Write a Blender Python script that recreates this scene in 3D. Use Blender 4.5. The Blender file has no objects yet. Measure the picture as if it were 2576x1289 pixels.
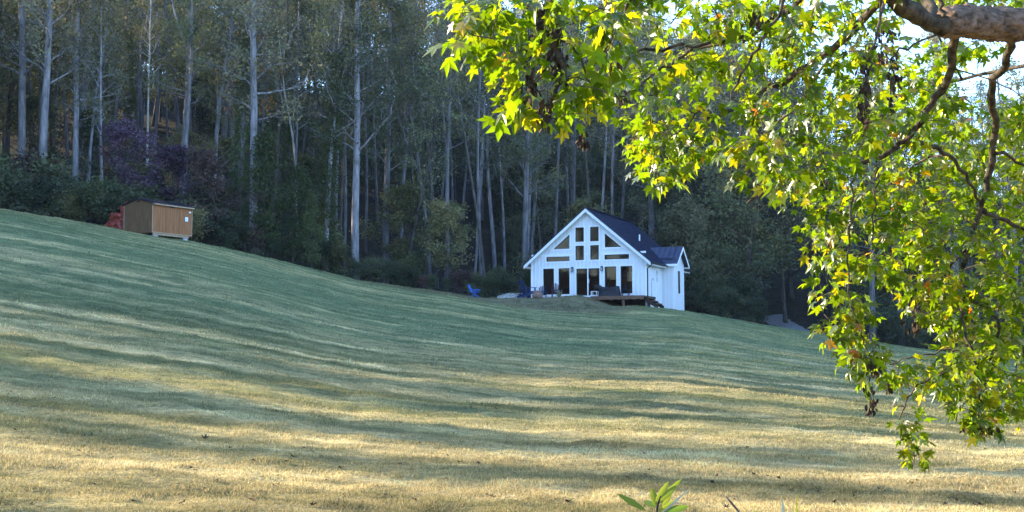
import bpy, math, random
import numpy as np
from mathutils import Vector, Matrix, noise as mnoise
from mathutils.geometry import tessellate_polygon

random.seed(7)
R = math.radians
scene = bpy.context.scene
C = scene.collection

# ------------------------------------------------------------------ camera
FPX = 1288 / math.tan(R(22.5))          # focal length in pixels of a 2576 wide picture
PITCH = math.atan((894 - 644.5) / FPX)
CAM_Z = 1.6
cam_d = bpy.data.cameras.new('camera')
cam_d.sensor_width = 36
cam_d.lens = 18 / math.tan(R(22.5))
cam_d.clip_end = 6000
cam_d.clip_start = 0.1
cam = bpy.data.objects.new('camera', cam_d)
C.objects.link(cam)
cam.location = (0, 0, CAM_Z)
cam.rotation_euler = (R(90) + PITCH, 0, 0)
scene.camera = cam

# ------------------------------------------------------------------ light
SUN_EL = R(25)
SUN_AZ = R(-71)                          # from +Y towards +X: the sun stands left, a little ahead
SUN_DIR = Vector((math.sin(SUN_AZ) * math.cos(SUN_EL), math.cos(SUN_AZ) * math.cos(SUN_EL), math.sin(SUN_EL)))
world = bpy.data.worlds.new('World')
scene.world = world
world.use_nodes = True
wn = world.node_tree
wn.nodes.clear()
sky = wn.nodes.new('ShaderNodeTexSky')
sky.sky_type = 'NISHITA'
sky.sun_disc = False
sky.sun_elevation = SUN_EL
sky.sun_rotation = SUN_AZ
sky.air_density = 1.0
sky.dust_density = 0.3
sky.ozone_density = 4.5
bg = wn.nodes.new('ShaderNodeBackground')
bg.inputs['Strength'].default_value = 0.15
wo = wn.nodes.new('ShaderNodeOutputWorld')
wn.links.new(sky.outputs[0], bg.inputs[0])
wn.links.new(bg.outputs[0], wo.inputs[0])
sun_d = bpy.data.lights.new('sun', 'SUN')
sun_d.energy = 3.2
sun_d.angle = R(0.5)
sun_d.color = (1.0, 0.84, 0.58)
sun = bpy.data.objects.new('sun', sun_d)
C.objects.link(sun)
sun.rotation_euler = SUN_DIR.to_track_quat('Z', 'Y').to_euler()
scene.view_settings.view_transform = 'Standard'
scene.view_settings.look = 'None'
scene.view_settings.gamma = 1
scene.view_settings.use_curve_mapping = False
scene.view_settings.exposure = 2.6
scene.cycles.max_bounces = 6
scene.cycles.diffuse_bounces = 3
scene.cycles.transmission_bounces = 5
scene.cycles.transparent_max_bounces = 8

# ------------------------------------------------------------------ helpers
def tag(o, label=None, cat=None, group=None, kind=None):
    if label: o['label'] = label
    if cat: o['category'] = cat
    if group: o['group'] = group
    if kind: o['kind'] = kind
    return o

def empty(name, loc=(0, 0, 0), rz=0):
    o = bpy.data.objects.new(name, None)
    C.objects.link(o)
    o.location = loc
    o.rotation_euler = (0, 0, rz)
    o.empty_display_size = 0.2
    return o

class MB:
    """collects shapes; build() links them as one mesh object"""
    def __init__(s): s.v = []; s.f = []; s.sm = False
    def poly(s, pts):
        n = len(s.v); s.v += [tuple(p) for p in pts]; s.f.append(tuple(range(n, n + len(pts))))
    def box(s, x0, x1, y0, y1, z0, z1):
        n = len(s.v)
        s.v += [(x0,y0,z0),(x1,y0,z0),(x1,y1,z0),(x0,y1,z0),(x0,y0,z1),(x1,y0,z1),(x1,y1,z1),(x0,y1,z1)]
        s.f += [(n,n+3,n+2,n+1),(n+4,n+5,n+6,n+7),(n,n+1,n+5,n+4),(n+1,n+2,n+6,n+5),(n+2,n+3,n+7,n+6),(n+3,n,n+4,n+7)]
        return s
    def bar(s, a, b, w, h, up=(0, 0, 1)):
        a = Vector(a); b = Vector(b); d = (b - a).normalized(); up = Vector(up)
        sx = d.cross(up)
        if sx.length < 1e-4: sx = d.cross(Vector((1, 0, 0)))
        sx.normalize(); sy = sx.cross(d).normalized()
        n = len(s.v)
        for p in (a, b):
            for i, j in ((-1,-1),(1,-1),(1,1),(-1,1)):
                s.v.append(tuple(p + sx*(i*w/2) + sy*(j*h/2)))
        s.f += [(n,n+1,n+2,n+3),(n+7,n+6,n+5,n+4),(n,n+4,n+5,n+1),(n+1,n+5,n+6,n+2),(n+2,n+6,n+7,n+3),(n+3,n+7,n+4,n)]
        return s
    def prism(s, poly, axis, a0, a1):
        """poly: 2D points, extruded on axis ('x','y','z') from a0 to a1"""
        def p3(p, a):
            return {'x': (a, p[0], p[1]), 'y': (p[0], a, p[1]), 'z': (p[0], p[1], a)}[axis]
        n = len(s.v); k = len(poly)
        s.v += [p3(p, a0) for p in poly] + [p3(p, a1) for p in poly]
        s.f.append(tuple(range(n, n+k))); s.f.append(tuple(range(n+2*k-1, n+k-1, -1)))
        for i in range(k):
            j = (i+1) % k
            s.f.append((n+i, n+k+i, n+k+j, n+j))
        return s
    def tube(s, pts, rad, sides=6, cap=True):
        n0 = len(s.v); pts = [Vector(p) for p in pts]; m = len(pts)
        if not hasattr(rad, '__len__'): rad = [rad]*m
        t = (pts[1]-pts[0]).normalized()
        a = t.cross(Vector((0.13, 0.21, 1)))
        if a.length < .05: a = t.cross(Vector((1, 0, 0)))
        a.normalize()
        for i, p in enumerate(pts):
            d = (pts[min(i+1, m-1)] - pts[max(i-1, 0)]).normalized()
            a = (a - d*a.dot(d)).normalized(); b = d.cross(a)
            for k in range(sides):
                q = 2*math.pi*k/sides
                s.v.append(tuple(p + (a*math.cos(q) + b*math.sin(q))*rad[i]))
        for i in range(m-1):
            for k in range(sides):
                k2 = (k+1) % sides; o = n0+i*sides
                s.f.append((o+k, o+k2, o+sides+k2, o+sides+k))
        if cap:
            s.f.append(tuple(range(n0+sides-1, n0-1, -1)))
            s.f.append(tuple(range(n0+(m-1)*sides, n0+m*sides)))
        return s
    def lathe(s, prof, seg=12, c=(0, 0, 0)):
        n = len(s.v)
        for r, z in prof:
            for k in range(seg):
                q = 2*math.pi*k/seg
                s.v.append((c[0]+r*math.cos(q), c[1]+r*math.sin(q), c[2]+z))
        for i in range(len(prof)-1):
            for k in range(seg):
                k2 = (k+1) % seg; o = n+i*seg
                s.f.append((o+k, o+k2, o+seg+k2, o+seg+k))
        s.f.append(tuple(range(n+seg-1, n-1, -1)))
        s.f.append(tuple(range(n+(len(prof)-1)*seg, n+len(prof)*seg)))
        return s
    def mesh(s, name, mat=None, smooth=False):
        me = bpy.data.meshes.new(name)
        me.from_pydata(s.v, [], s.f)
        if smooth: me.polygons.foreach_set('use_smooth', [True]*len(me.polygons))
        if mat: me.materials.append(mat)
        me.update()
        return me
    def build(s, name, mat, parent=None, smooth=False):
        o = bpy.data.objects.new(name, s.mesh(name, mat, smooth))
        C.objects.link(o)
        if parent: o.parent = parent
        return o

def np_mesh(name, V, F, mat=None, smooth=False, col=None):
    """V (n,3), F (m,k) all faces with k corners; col (n,3) point colours"""
    me = bpy.data.meshes.new(name)
    V = np.asarray(V, dtype=np.float32); F = np.asarray(F, dtype=np.int32)
    me.vertices.add(len(V)); me.vertices.foreach_set('co', V.ravel())
    m, k = F.shape
    me.loops.add(m*k); me.loops.foreach_set('vertex_index', F.ravel())
    me.polygons.add(m); me.polygons.foreach_set('loop_start', np.arange(0, m*k, k, dtype=np.int32))
    if smooth: me.polygons.foreach_set('use_smooth', np.ones(m, dtype=bool))
    if col is not None:
        ca = me.color_attributes.new('tint', 'FLOAT_COLOR', 'POINT')
        c4 = np.ones((len(V), 4), dtype=np.float32); c4[:, :3] = col
        ca.data.foreach_set('color', c4.ravel())
    if mat: me.materials.append(mat)
    me.update(calc_edges=True)
    return me

def link(name, me, parent=None):
    o = bpy.data.objects.new(name, me); C.objects.link(o)
    if parent: o.parent = parent
    return o

def copy_tree(o, parent=None):
    c = o.copy(); C.objects.link(c)
    if parent: c.parent = parent
    for ch in list(o.children): copy_tree(ch, c)
    return c

# a pixel of the 2576 x 1289 view and a distance ahead give a point in the place
def at(u, v, Y):
    xc = (u-1288)/FPX; yc = (644.5-v)/FPX
    d = (xc, math.cos(PITCH)-yc*math.sin(PITCH), math.sin(PITCH)+yc*math.cos(PITCH))
    k = Y/d[1]
    return Vector((d[0]*k, Y, CAM_Z+d[2]*k))

def vnoise(x, y, seed=0):
    """smooth value noise on numpy arrays, -1..1"""
    xi = np.floor(x).astype(np.int64); yi = np.floor(y).astype(np.int64)
    xf = x-xi; yf = y-yi
    xf = xf*xf*(3-2*xf); yf = yf*yf*(3-2*yf)
    def h(a, b):
        n = (a*374761393 + b*668265263 + seed*982451653) & 0x7fffffff
        n = ((n ^ (n >> 13))*1274126177) & 0x7fffffff
        return ((n ^ (n >> 16)) & 0xffff)/32767.5-1
    return (h(xi, yi)*(1-xf)+h(xi+1, yi)*xf)*(1-yf)+(h(xi, yi+1)*(1-xf)+h(xi+1, yi+1)*xf)*yf

def fbm(x, y, seed=0, o=4):
    t = 0; a = 1; s = 0
    for i in range(o):
        t = t+a*vnoise(x*2**i, y*2**i, seed+i*17); s += a; a *= .55
    return t/s

# ------------------------------------------------------------------ materials
def new_mat(name):
    m = bpy.data.materials.new(name); m.use_nodes = True
    nt = m.node_tree; nt.nodes.clear()
    return m, nt

def N(nt, t, **kw):
    n = nt.nodes.new(t)
    for k, v in kw.items():
        if hasattr(n, k): setattr(n, k, v)
        else: n.inputs[k].default_value = v
    return n

def ramp(nt, fac, stops):
    r = nt.nodes.new('ShaderNodeValToRGB')
    while len(r.color_ramp.elements) < len(stops): r.color_ramp.elements.new(.5)
    for e, (p, c) in zip(r.color_ramp.elements, stops):
        e.position = p; e.color = (*c, 1)
    if fac is not None: nt.links.new(fac, r.inputs[0])
    return r.outputs[0]

def noise(nt, scale, detail=4, rough=.55, stretch=(1, 1, 1), coord='Object', dist=0):
    tc = nt.nodes.new('ShaderNodeTexCoord'); mp = nt.nodes.new('ShaderNodeMapping')
    mp.inputs['Scale'].default_value = stretch
    nt.links.new(tc.outputs[coord], mp.inputs[0])
    n = nt.nodes.new('ShaderNodeTexNoise')
    n.inputs['Scale'].default_value = scale; n.inputs['Detail'].default_value = detail
    n.inputs['Roughness'].default_value = rough; n.inputs['Distortion'].default_value = dist
    nt.links.new(mp.outputs[0], n.inputs['Vector'])
    return n.outputs[0]

def mixc(nt, fac, a, b, mode='MIX'):
    m = nt.nodes.new('ShaderNodeMix'); m.data_type = 'RGBA'; m.blend_type = mode
    for i, x in ((0, fac), (6, a), (7, b)):
        if hasattr(x, 'is_output'): nt.links.new(x, m.inputs[i])
        elif i == 0: m.inputs[0].default_value = x
        else: m.inputs[i].default_value = (*x, 1)
    return m.outputs[2]

def bump(nt, h, strength, dist=.02):
    b = nt.nodes.new('ShaderNodeBump'); b.inputs['Strength'].default_value = strength
    b.inputs['Distance'].default_value = dist
    nt.links.new(h, b.inputs['Height']); return b.outputs[0]

def surf(name, c1, c2, scale=4, rough=.7, stretch=(1, 1, 1), bstr=.3, bdist=.01, spec=.3, metal=0, detail=5, lo=.35, hi=.65):
    m, nt = new_mat(name)
    n = noise(nt, scale, detail, .6, stretch)
    col = ramp(nt, n, [(lo, c1), (hi, c2)])
    p = N(nt, 'ShaderNodeBsdfPrincipled'); o = N(nt, 'ShaderNodeOutputMaterial')
    nt.links.new(col, p.inputs['Base Color'])
    p.inputs['Roughness'].default_value = rough; p.inputs['Metallic'].default_value = metal
    p.inputs['Specular IOR Level'].default_value = spec
    if bstr: nt.links.new(bump(nt, n, bstr, bdist), p.inputs['Normal'])
    nt.links.new(p.outputs[0], o.inputs[0])
    return m

def leaf_mat(name, cols, trans=.35, src='random', gloss=.0, tcols=None, vary=.5):
    """cols: dark..light stops over a per object / per place value"""
    m, nt = new_mat(name); L = nt.links
    if src == 'tint':
        a = N(nt, 'ShaderNodeAttribute', attribute_name='tint'); base = a.outputs[0]
    elif src == 'object':
        a = N(nt, 'ShaderNodeObjectInfo'); base = a.outputs['Color']
    else:
        oi = N(nt, 'ShaderNodeObjectInfo')
        n = noise(nt, .55, 3, .7)
        mm = N(nt, 'ShaderNodeMath', operation='MULTIPLY_ADD'); L.new(oi.outputs['Random'], mm.inputs[0]); mm.inputs[1].default_value = vary
        L.new(n, mm.inputs[2])
        m2 = N(nt, 'ShaderNodeMath', operation='SUBTRACT'); L.new(mm.outputs[0], m2.inputs[0]); m2.inputs[1].default_value = vary/2
        k = len(cols)
        base = ramp(nt, m2.outputs[0], [(.25+.5*i/(k-1), c) for i, c in enumerate(cols)])
    d = N(nt, 'ShaderNodeBsdfDiffuse'); t = N(nt, 'ShaderNodeBsdfTranslucent'); mx = N(nt, 'ShaderNodeMixShader')
    L.new(base, d.inputs[0])
    if tcols is not None:
        tc = mixc(nt, 1.0, base, tcols, 'MULTIPLY')
        L.new(tc, t.inputs[0])
    else: L.new(base, t.inputs[0])
    mx.inputs[0].default_value = trans
    L.new(d.outputs[0], mx.inputs[1]); L.new(t.outputs[0], mx.inputs[2])
    out = mx.outputs[0]
    if gloss:
        g = N(nt, 'ShaderNodeBsdfGlossy'); g.inputs['Roughness'].default_value = .38; g.inputs[0].default_value = (1, 1, 1, 1)
        fr = N(nt, 'ShaderNodeFresnel'); fr.inputs[0].default_value = 1.45
        ml = N(nt, 'ShaderNodeMath', operation='MULTIPLY'); L.new(fr.outputs[0], ml.inputs[0]); ml.inputs[1].default_value = gloss
        m3 = N(nt, 'ShaderNodeMixShader'); L.new(ml.outputs[0], m3.inputs[0]); L.new(out, m3.inputs[1]); L.new(g.outputs[0], m3.inputs[2])
        out = m3.outputs[0]
    o = N(nt, 'ShaderNodeOutputMaterial'); L.new(out, o.inputs[0])
    return m

def glass_mat(name, tint=(.62, .54, .46), ior=1.55):
    m, nt = new_mat(name); L = nt.links
    t = N(nt, 'ShaderNodeBsdfTransparent'); t.inputs[0].default_value = (*tint, 1)
    g = N(nt, 'ShaderNodeBsdfGlossy'); g.inputs['Roughness'].default_value = .02; g.inputs[0].default_value = (.62, .50, .40, 1)
    fr = N(nt, 'ShaderNodeFresnel'); fr.inputs[0].default_value = ior
    w = noise(nt, .9, 2, .5); L.new(bump(nt, w, .04, .02), g.inputs['Normal'])
    mx = N(nt, 'ShaderNodeMixShader'); L.new(fr.outputs[0], mx.inputs[0]); L.new(t.outputs[0], mx.inputs[1]); L.new(g.outputs[0], mx.inputs[2])
    o = N(nt, 'ShaderNodeOutputMaterial'); L.new(mx.outputs[0], o.inputs[0])
    return m

# ------------------------------------------------------------------ terrain
HZ = R(-23.4)                                    # house turned: its depth runs 23 degrees right of the view
FLOOR_Z = at(1478, 745, 91).z
HOUSE = Vector((5.59, 91.0, FLOOR_Z))
HW = Vector((math.cos(HZ), math.sin(HZ))); HD = Vector((-math.sin(HZ), math.cos(HZ)))

#            u     v    Y   where the lawn ends in view
EDGE = [(-260, 478, 84), (0, 525, 86), (150, 548, 87), (300, 575, 88), (382, 591, 88), (480, 606, 89), (640, 640, 91), (760, 670, 93), (900, 705, 95),
        (1000, 720, 96), (1137, 738, 97), (1340, 770, 97), (1560, 781, 97), (1640, 783, 98), (1720, 783, 100), (1760, 789, 101),
        (2000, 830, 101), (2120, 848, 101), (2300, 876, 100), (2440, 893, 99), (2576, 908, 97), (2800, 925, 95)]
SLOPE = [(-260, .36), (300, .36), (900, .37), (1300, .40), (1700, .37), (2000, .28), (2300, .18), (2800, .15)]
th_t = [-180, -140, -110, -90, -70, -50, -35]; r_t = [60, 56, 52, 56, 66, 78, 84]; z_t = [1.0, 1.5, 4.0, 6.5, 9.0, 11.5, 13.0]
s_t = [.10, .12, .2, .28, .32, .34, .34]; sh_t = [4]*7
for (u, v, Y) in EDGE:
    p = at(u, v, Y)
    th_t.append(math.degrees(math.atan2(p.x, p.y))); r_t.append(math.hypot(p.x, p.y)); z_t.append(p.z)
    s_t.append(np.interp(u, [a for a, b in SLOPE], [b for a, b in SLOPE]))
    sh_t.append(float(np.interp(u, [1000, 1250, 1800, 2000], [3, 12, 12, 3])))
th_t += [35, 60, 90, 140, 180]; r_t += [92, 90, 80, 62, 60]; z_t += [0.8, 0, 0, .6, 1.0]; s_t += [.16, .14, .12, .10, .10]; sh_t += [4]*5
th_t = np.array(th_t); r_t = np.array(r_t); z_t = np.array(z_t); s_t = np.array(s_t); sh_t = np.array(sh_t)

def sstep(a, b, x):
    t = np.clip((x-a)/(b-a), 0, 1); return t*t*(3-2*t)

def house_local(x, y):
    dx = x-HOUSE.x; dy = y-HOUSE.y
    return dx*HW.x+dy*HW.y, dx*HD.x+dy*HD.y

def edge_r(th): return np.interp(th, th_t, r_t)

def terrain(x, y, fine=True):
    x = np.asarray(x, dtype=float); y = np.asarray(y, dtype=float)
    th = np.degrees(np.arctan2(x, y)); r = np.hypot(x, y)
    D = np.interp(th, th_t, r_t); zb = np.interp(th, th_t, z_t); sl = np.interp(th, th_t, s_t); sh = np.interp(th, th_t, sh_t)
    t = np.clip((r-9)/(D-9), 0, 1)
    g = 1.35*t**1.5-.35*t**3.5
    z = zb*g
    q = np.clip(r-D-sh, 0, None)
    rise = np.where(q < 12, q*q/24, q-6)
    rise = np.where(q > 105, 99+(1-np.exp(-(q-105)/25))*12, rise)
    z = z+sl*rise
    # the level pad the house stands on, with its grassy bank
    lx, ly = house_local(x, y)
    m = sstep(-16, -9.5, lx)*(1-sstep(-.2, 4.6, lx))*sstep(-9.0, -4.2+.6*np.sin(lx*.5), ly)*(1-sstep(10, 16, ly))
    z = z*(1-m)+np.maximum(z, FLOOR_Z-.34+.06*np.clip(ly+4.6, 0, 4.2))*m
    m2 = sstep(-8, 2, lx)*(1-sstep(4.5, 10, lx))*sstep(-8, -3, ly)*(1-sstep(10, 15, ly))
    z = np.maximum(z, z*(1-m2)+(FLOOR_Z-.95-.04*np.clip(ly, 0, 20))*m2)
    z = z+.19*np.exp(-((lx-.6)/1.4)**2-((ly+4.0)/1.3)**2)
    # long soft rolls of the hillside and fine unevenness
    w = sstep(6, 25, r)
    z = z+w*.06*vnoise(x*.035+y*.01, y*.11+3, 5)*sstep(0, 12, np.abs(ly)+np.abs(lx)*.5-8)
    if fine:
        z = z+.06*fbm(x*.7, y*.9, 11, 3)+.036*vnoise(x*2.6, y*3.1, 3)
    return z

def TZ(x, y): return float(terrain(np.array([x]), np.array([y]))[0])

def lawn_colour(x, y):
    """true colour of the turf: green, with dry straw lying in mown swaths"""
    r = np.hypot(x, y)
    xs = x*.95-y*.3; ys = y+.30*x
    swath = fbm(xs*.035, ys*.42, 21, 4)
    patch = fbm(x*.07, y*.16, 31, 4)
    fine = fbm(x*.8, y*1.7, 41, 3)
    line = vnoise(xs*.05+4, ys*1.25, 61)+.6*vnoise(xs*.12, ys*2.9+5, 62)
    dry = np.clip(.50-.0075*(r-12)+.60*swath+.40*patch+.36*fine+.34*line, 0, 1)
    dry = np.where(r > 62, dry*.8, dry)
    green = np.stack([.155+.03*patch, .180+.02*patch, .082+0*patch], -1)
    near_green = np.stack([.175+.04*fine, .158+.035*fine, .060+0*patch], -1)
    k = sstep(50, 14, r)[..., None] if False else np.clip((50-r)/36, 0, 1)[..., None]
    green = green*(1-k)+near_green*k
    straw = np.stack([.42+.08*fine, .315+.06*fine, .155+.03*fine], -1)
    # long grass on the bank
    c = green*(1-dry[..., None])+straw*dry[..., None]
    c = c*(1+.24*line[..., None]+.22*fine[..., None])
    lx, ly = house_local(x, y)
    b = (sstep(-17, -10, lx)*(1-sstep(3, 7, lx))*sstep(-10.5, -8.5, ly))[..., None]
    bank = np.stack([.165+.08*fine, .145+.06*fine, .085+.04*fine], -1)*(1+.3*patch[..., None])
    c = c*(1-b)+bank*b
    return np.clip(c, .01, .6)

def build_terrain():
    rings = list(np.concatenate([[0.4, 2, 4, 6, 8], np.arange(9, 45, .22), np.arange(45, 112, .42), np.arange(112, 240, 3), [260, 300, 380, 500, 700, 1000, 1600, 2600]]))
    ths = list(np.concatenate([np.arange(-180, -26, 3.0), np.arange(-26, 26.01, .21), np.arange(29, 180, 3.0)]))
    rr, tt = np.meshgrid(rings, ths, indexing='ij')
    X = rr*np.sin(np.radians(tt)); Y = rr*np.cos(np.radians(tt)); Z = terrain(X, Y)
    nr, nt_ = rr.shape
    V = np.stack([X.ravel(), Y.ravel(), Z.ravel()], -1)
    i = np.arange(nr-1)[:, None]*nt_; j = np.arange(nt_)[None, :]; j2 = (j+1) % nt_
    F = np.stack([(i+j), (i+j2), (i+nt_+j2), (i+nt_+j)], -1).reshape(-1, 4)
    F = F[:, ::-1]
    rc = (rr[:-1, :]+rr[1:, :])/2; D = edge_r(tt[:-1, :])
    lx, ly = house_local(X[:-1, :], Y[:-1, :])
    wood = rc > D+1.2+1.2*vnoise(X[:-1, :]*.3, Y[:-1, :]*.3, 8)
    wood &= ~((lx > -13) & (lx < 7) & (ly < 13) & (ly > -12))
    wood = wood.ravel()
    # lawn and forest floor are two objects that share their border
    def sub(mask, name, mat, col):
        f = F[mask]; used, inv = np.unique(f.ravel(), return_inverse=True)
        me = np_mesh(name, V[used], inv.reshape(-1, 4), mat, True, col(V[used]))
        o = link(name, me); tag(o, kind='structure'); return o
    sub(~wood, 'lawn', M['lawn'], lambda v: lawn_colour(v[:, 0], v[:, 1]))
    sub(wood, 'forest_ground', M['forest_ground'], lambda v: np.ones((len(v), 3))*.05)

def build_materials():
    m, nt = new_mat('lawn'); L = nt.links
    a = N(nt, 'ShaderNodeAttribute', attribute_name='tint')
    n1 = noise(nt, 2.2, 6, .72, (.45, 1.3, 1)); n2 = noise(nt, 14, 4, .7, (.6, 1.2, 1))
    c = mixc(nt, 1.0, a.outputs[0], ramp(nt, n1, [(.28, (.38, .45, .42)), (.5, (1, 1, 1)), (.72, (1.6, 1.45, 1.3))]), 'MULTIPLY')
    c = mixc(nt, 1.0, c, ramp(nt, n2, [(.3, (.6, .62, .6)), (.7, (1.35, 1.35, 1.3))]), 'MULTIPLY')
    p = N(nt, 'ShaderNodeBsdfPrincipled'); p.inputs['Roughness'].default_value = .85; p.inputs['Specular IOR Level'].default_value = .03
    L.new(c, p.inputs['Base Color'])
    mm = N(nt, 'ShaderNodeMath', operation='ADD'); L.new(n1, mm.inputs[0]); L.new(n2, mm.inputs[1])
    L.new(bump(nt, mm.outputs[0], .9, .10), p.inputs['Normal'])
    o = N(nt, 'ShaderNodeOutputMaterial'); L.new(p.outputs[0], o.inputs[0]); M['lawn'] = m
    M['forest_ground'] = surf('forest_ground', (.014, .012, .009), (.035, .030, .020), 1.6, .95, bstr=.8, bdist=.2, spec=.1)
    M['bark_pale'] = surf('bark_pale', (.11, .104, .112), (.31, .295, .315), 2.2, .9, (1.6, 1.6, .35), .7, .03, .1)
    M['bark_grey'] = surf('bark_grey', (.07, .066, .068), (.19, .18, .19), 2.6, .9, (1.8, 1.8, .3), .7, .03, .1)
    M['bark_dark'] = surf('bark_dark', (.04, .036, .033), (.11, .10, .09), 3, .95, (1.5, 1.5, .4), .7, .03, .1)
    M['bark_white'] = surf('bark_white', (.3, .29, .27), (.55, .53, .5), 2, .9, (1, 1, .5), .4, .02, .1)
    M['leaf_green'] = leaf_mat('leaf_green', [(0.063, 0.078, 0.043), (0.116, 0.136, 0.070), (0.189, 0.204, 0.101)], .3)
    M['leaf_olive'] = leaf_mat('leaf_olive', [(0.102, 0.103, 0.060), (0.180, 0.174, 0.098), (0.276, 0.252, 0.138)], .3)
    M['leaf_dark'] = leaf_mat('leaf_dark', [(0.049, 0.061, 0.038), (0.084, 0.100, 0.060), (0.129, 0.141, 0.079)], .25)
    M['leaf_maroon'] = leaf_mat('leaf_maroon', [(.05, .035, .05), (.10, .062, .09), (.15, .095, .135)], .25)
    M['leaf_brownred'] = leaf_mat('leaf_brownred', [(0.067, 0.054, 0.047), (0.134, 0.084, 0.076), (0.185, 0.118, 0.084)], .25)
    M['leaf_yellow'] = leaf_mat('leaf_yellow', [(.10, .10, .045), (.17, .165, .075), (.26, .23, .11)], .3)
    M['leaf_ivy'] = leaf_mat('leaf_ivy', [(0.047, 0.061, 0.027), (0.081, 0.100, 0.043), (0.119, 0.140, 0.060)], .25)
    M['leaf_rust'] = leaf_mat('leaf_rust', [(.10, .06, .025), (.20, .12, .04), (.28, .20, .07)], .3)
    M['twig'] = surf('twig', (.10, .09, .085), (.20, .18, .17), 4, .9, bstr=0)
    M['white'] = surf('painted_siding', (.69, .71, .76), (.77, .79, .84), 3, .5, (1, 1, .2), .05, .003, .4)
    M['trim'] = surf('white_trim', (.80, .82, .86), (.86, .88, .92), 5, .45, bstr=0, spec=.4)
    M['metal_roof'] = surf('dark_metal_roofing', (.008, .012, .038), (.015, .022, .062), 2, .34, (1, .3, 1), .06, .004, .5, .3)
    M['black'] = surf('black_paint', (.010, .010, .012), (.020, .020, .024), 8, .45, bstr=.05)
    M['sash'] = surf('dark_sash', (.012, .012, .014), (.022, .022, .026), 8, .4, bstr=0)
    M['glass'] = glass_mat('window_glass')
    M['room_wall'] = surf('room_wall', (.13, .075, .045), (.22, .13, .08), 1.2, .8, bstr=0)
    M['room_floor'] = surf('room_floor', (.08, .05, .03), (.15, .10, .06), 3, .5, (1, 8, 1), bstr=0)
    M['deck'] = surf('deck_timber', (.10, .055, .035), (.20, .115, .075), 6, .75, (1, 6, 6), .3, .004)
    M['deck_dark'] = surf('dark_timber_and_shade', (.02, .014, .01), (.05, .035, .025), 6, .9, bstr=0)  # dark timber; the tone also paints the shade beneath the deck
    M['ply'] = surf('lit_plywood_siding', (.22, .088, .036), (.40, .175, .078), 2.2, .8, (5, 5, .35), .5, .006, .2, detail=7, lo=.3, hi=.7)  # brighter plywood copy: light on the right face put into the colour
    M['ply_shaded'] = surf('shaded_plywood', (.13, .070, .036), (.22, .125, .066), 2.0, .85, (3, 3, .6), .5, .006, .15, detail=7, lo=.3, hi=.7)  # darker plywood copy: the gable's dimmer light put into the colour
    M['ply_trim'] = surf('pale_timber_trim', (.32, .21, .13), (.46, .32, .21), 5, .75, bstr=.1)
    M['shed_roof'] = surf('black_corrugated_roof', (.018, .015, .022), (.04, .032, .045), 3, .5, bstr=.1)
    M['concrete'] = surf('concrete_block', (.32, .31, .29), (.50, .48, .46), 12, .9, bstr=.4, bdist=.01)
    M['paper'] = surf('white_paper', (.75, .76, .78), (.85, .86, .88), 30, .7, bstr=0)
    M['tarp'] = surf('red_tarp', (.10, .016, .010), (.42, .075, .045), 3, .5, bstr=.3, bdist=.03, spec=.4)
    M['navy'] = surf('dark_blue_paint', (.012, .026, .09), (.022, .045, .14), 6, .5, bstr=0)
    M['blue'] = surf('bright_blue_plastic', (.03, .12, .42), (.05, .17, .52), 6, .5, bstr=0)
    M['blue_dark'] = surf('dark_blue_canvas', (.015, .06, .22), (.03, .09, .3), 6, .7, bstr=0)  # darker blue for the chair seat
    M['plum'] = surf('plum_fabric', (.045, .02, .05), (.07, .035, .075), 6, .7, bstr=0)
    M['clay'] = surf('tan_clay', (.19, .12, .09), (.30, .20, .15), 5, .85, bstr=.3, bdist=.02)
    M['stone'] = surf('pale_fieldstone', (.30, .29, .28), (.52, .50, .48), 4, .9, bstr=.6, bdist=.03)
    M['spiky'] = surf('yucca_leaf', (.14, .18, .09), (.30, .32, .17), 3, .6, bstr=0)
    M['cover'] = surf('black_vinyl_cover', (.008, .008, .014), (.018, .018, .028), 3, .5, bstr=.5, bdist=.05)
    M['gravel'] = surf('gravel_road', (.11, .105, .11), (.24, .23, .235), 7, .95, bstr=.6, bdist=.05, spec=.1)
    M['limb_bark'] = surf('mossy_limb_bark', (.07, .05, .036), (.30, .20, .15), 9, .95, (1, 2.2, 2.2), 1.0, .035, .1, detail=8, lo=.36, hi=.66)
    M['branch_bark'] = surf('branch_bark', (.018, .015, .012), (.115, .09, .065), 14, .9, (1, 1, 1), .8, .01, .15)
    M['moss'] = surf('moss', (.05, .055, .02), (.12, .12, .05), 14, 1, bstr=.8, bdist=.02)
    M['dead'] = surf('dead_leaf', (.022, .014, .009), (.07, .042, .024), 25, .85, bstr=.3, bdist=.01)
    M['dead_rust'] = surf('rusty_dead_leaf', (.09, .035, .015), (.20, .085, .035), 25, .8, bstr=.3, bdist=.01)
M = {}
build_materials()
build_terrain()

# ------------------------------------------------------------------ the white house
def wall_with_holes(outline, holes, thick, name, mat, parent, place):
    """outline/holes: 2D loops; place(a, h, t) -> 3D. A solid wall with real openings."""
    loops = [[Vector((p[0], p[1], 0)) for p in outline]]+[[Vector((p[0], p[1], 0)) for p in h] for h in holes]
    tris = tessellate_polygon(loops)
    flat = [p for l in loops for p in l]; n = len(flat)
    mb = MB()
    mb.v = [place(p.x, p.y, 0) for p in flat]+[place(p.x, p.y, thick) for p in flat]
    mb.f = [tuple(t) for t in tris]+[tuple(i+n for i in reversed(t)) for t in tris]
    s = 0
    for l in loops:
        k = len(l)
        for i in range(k):
            j = (i+1) % k; mb.f.append((s+i, s+j, s+n+j, s+n+i))
        s += k
    return mb.build(name, mat, parent)

def rect(x0, x1, z0, z1): return [(x0, z0), (x1, z0), (x1, z1), (x0, z1)]

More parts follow.
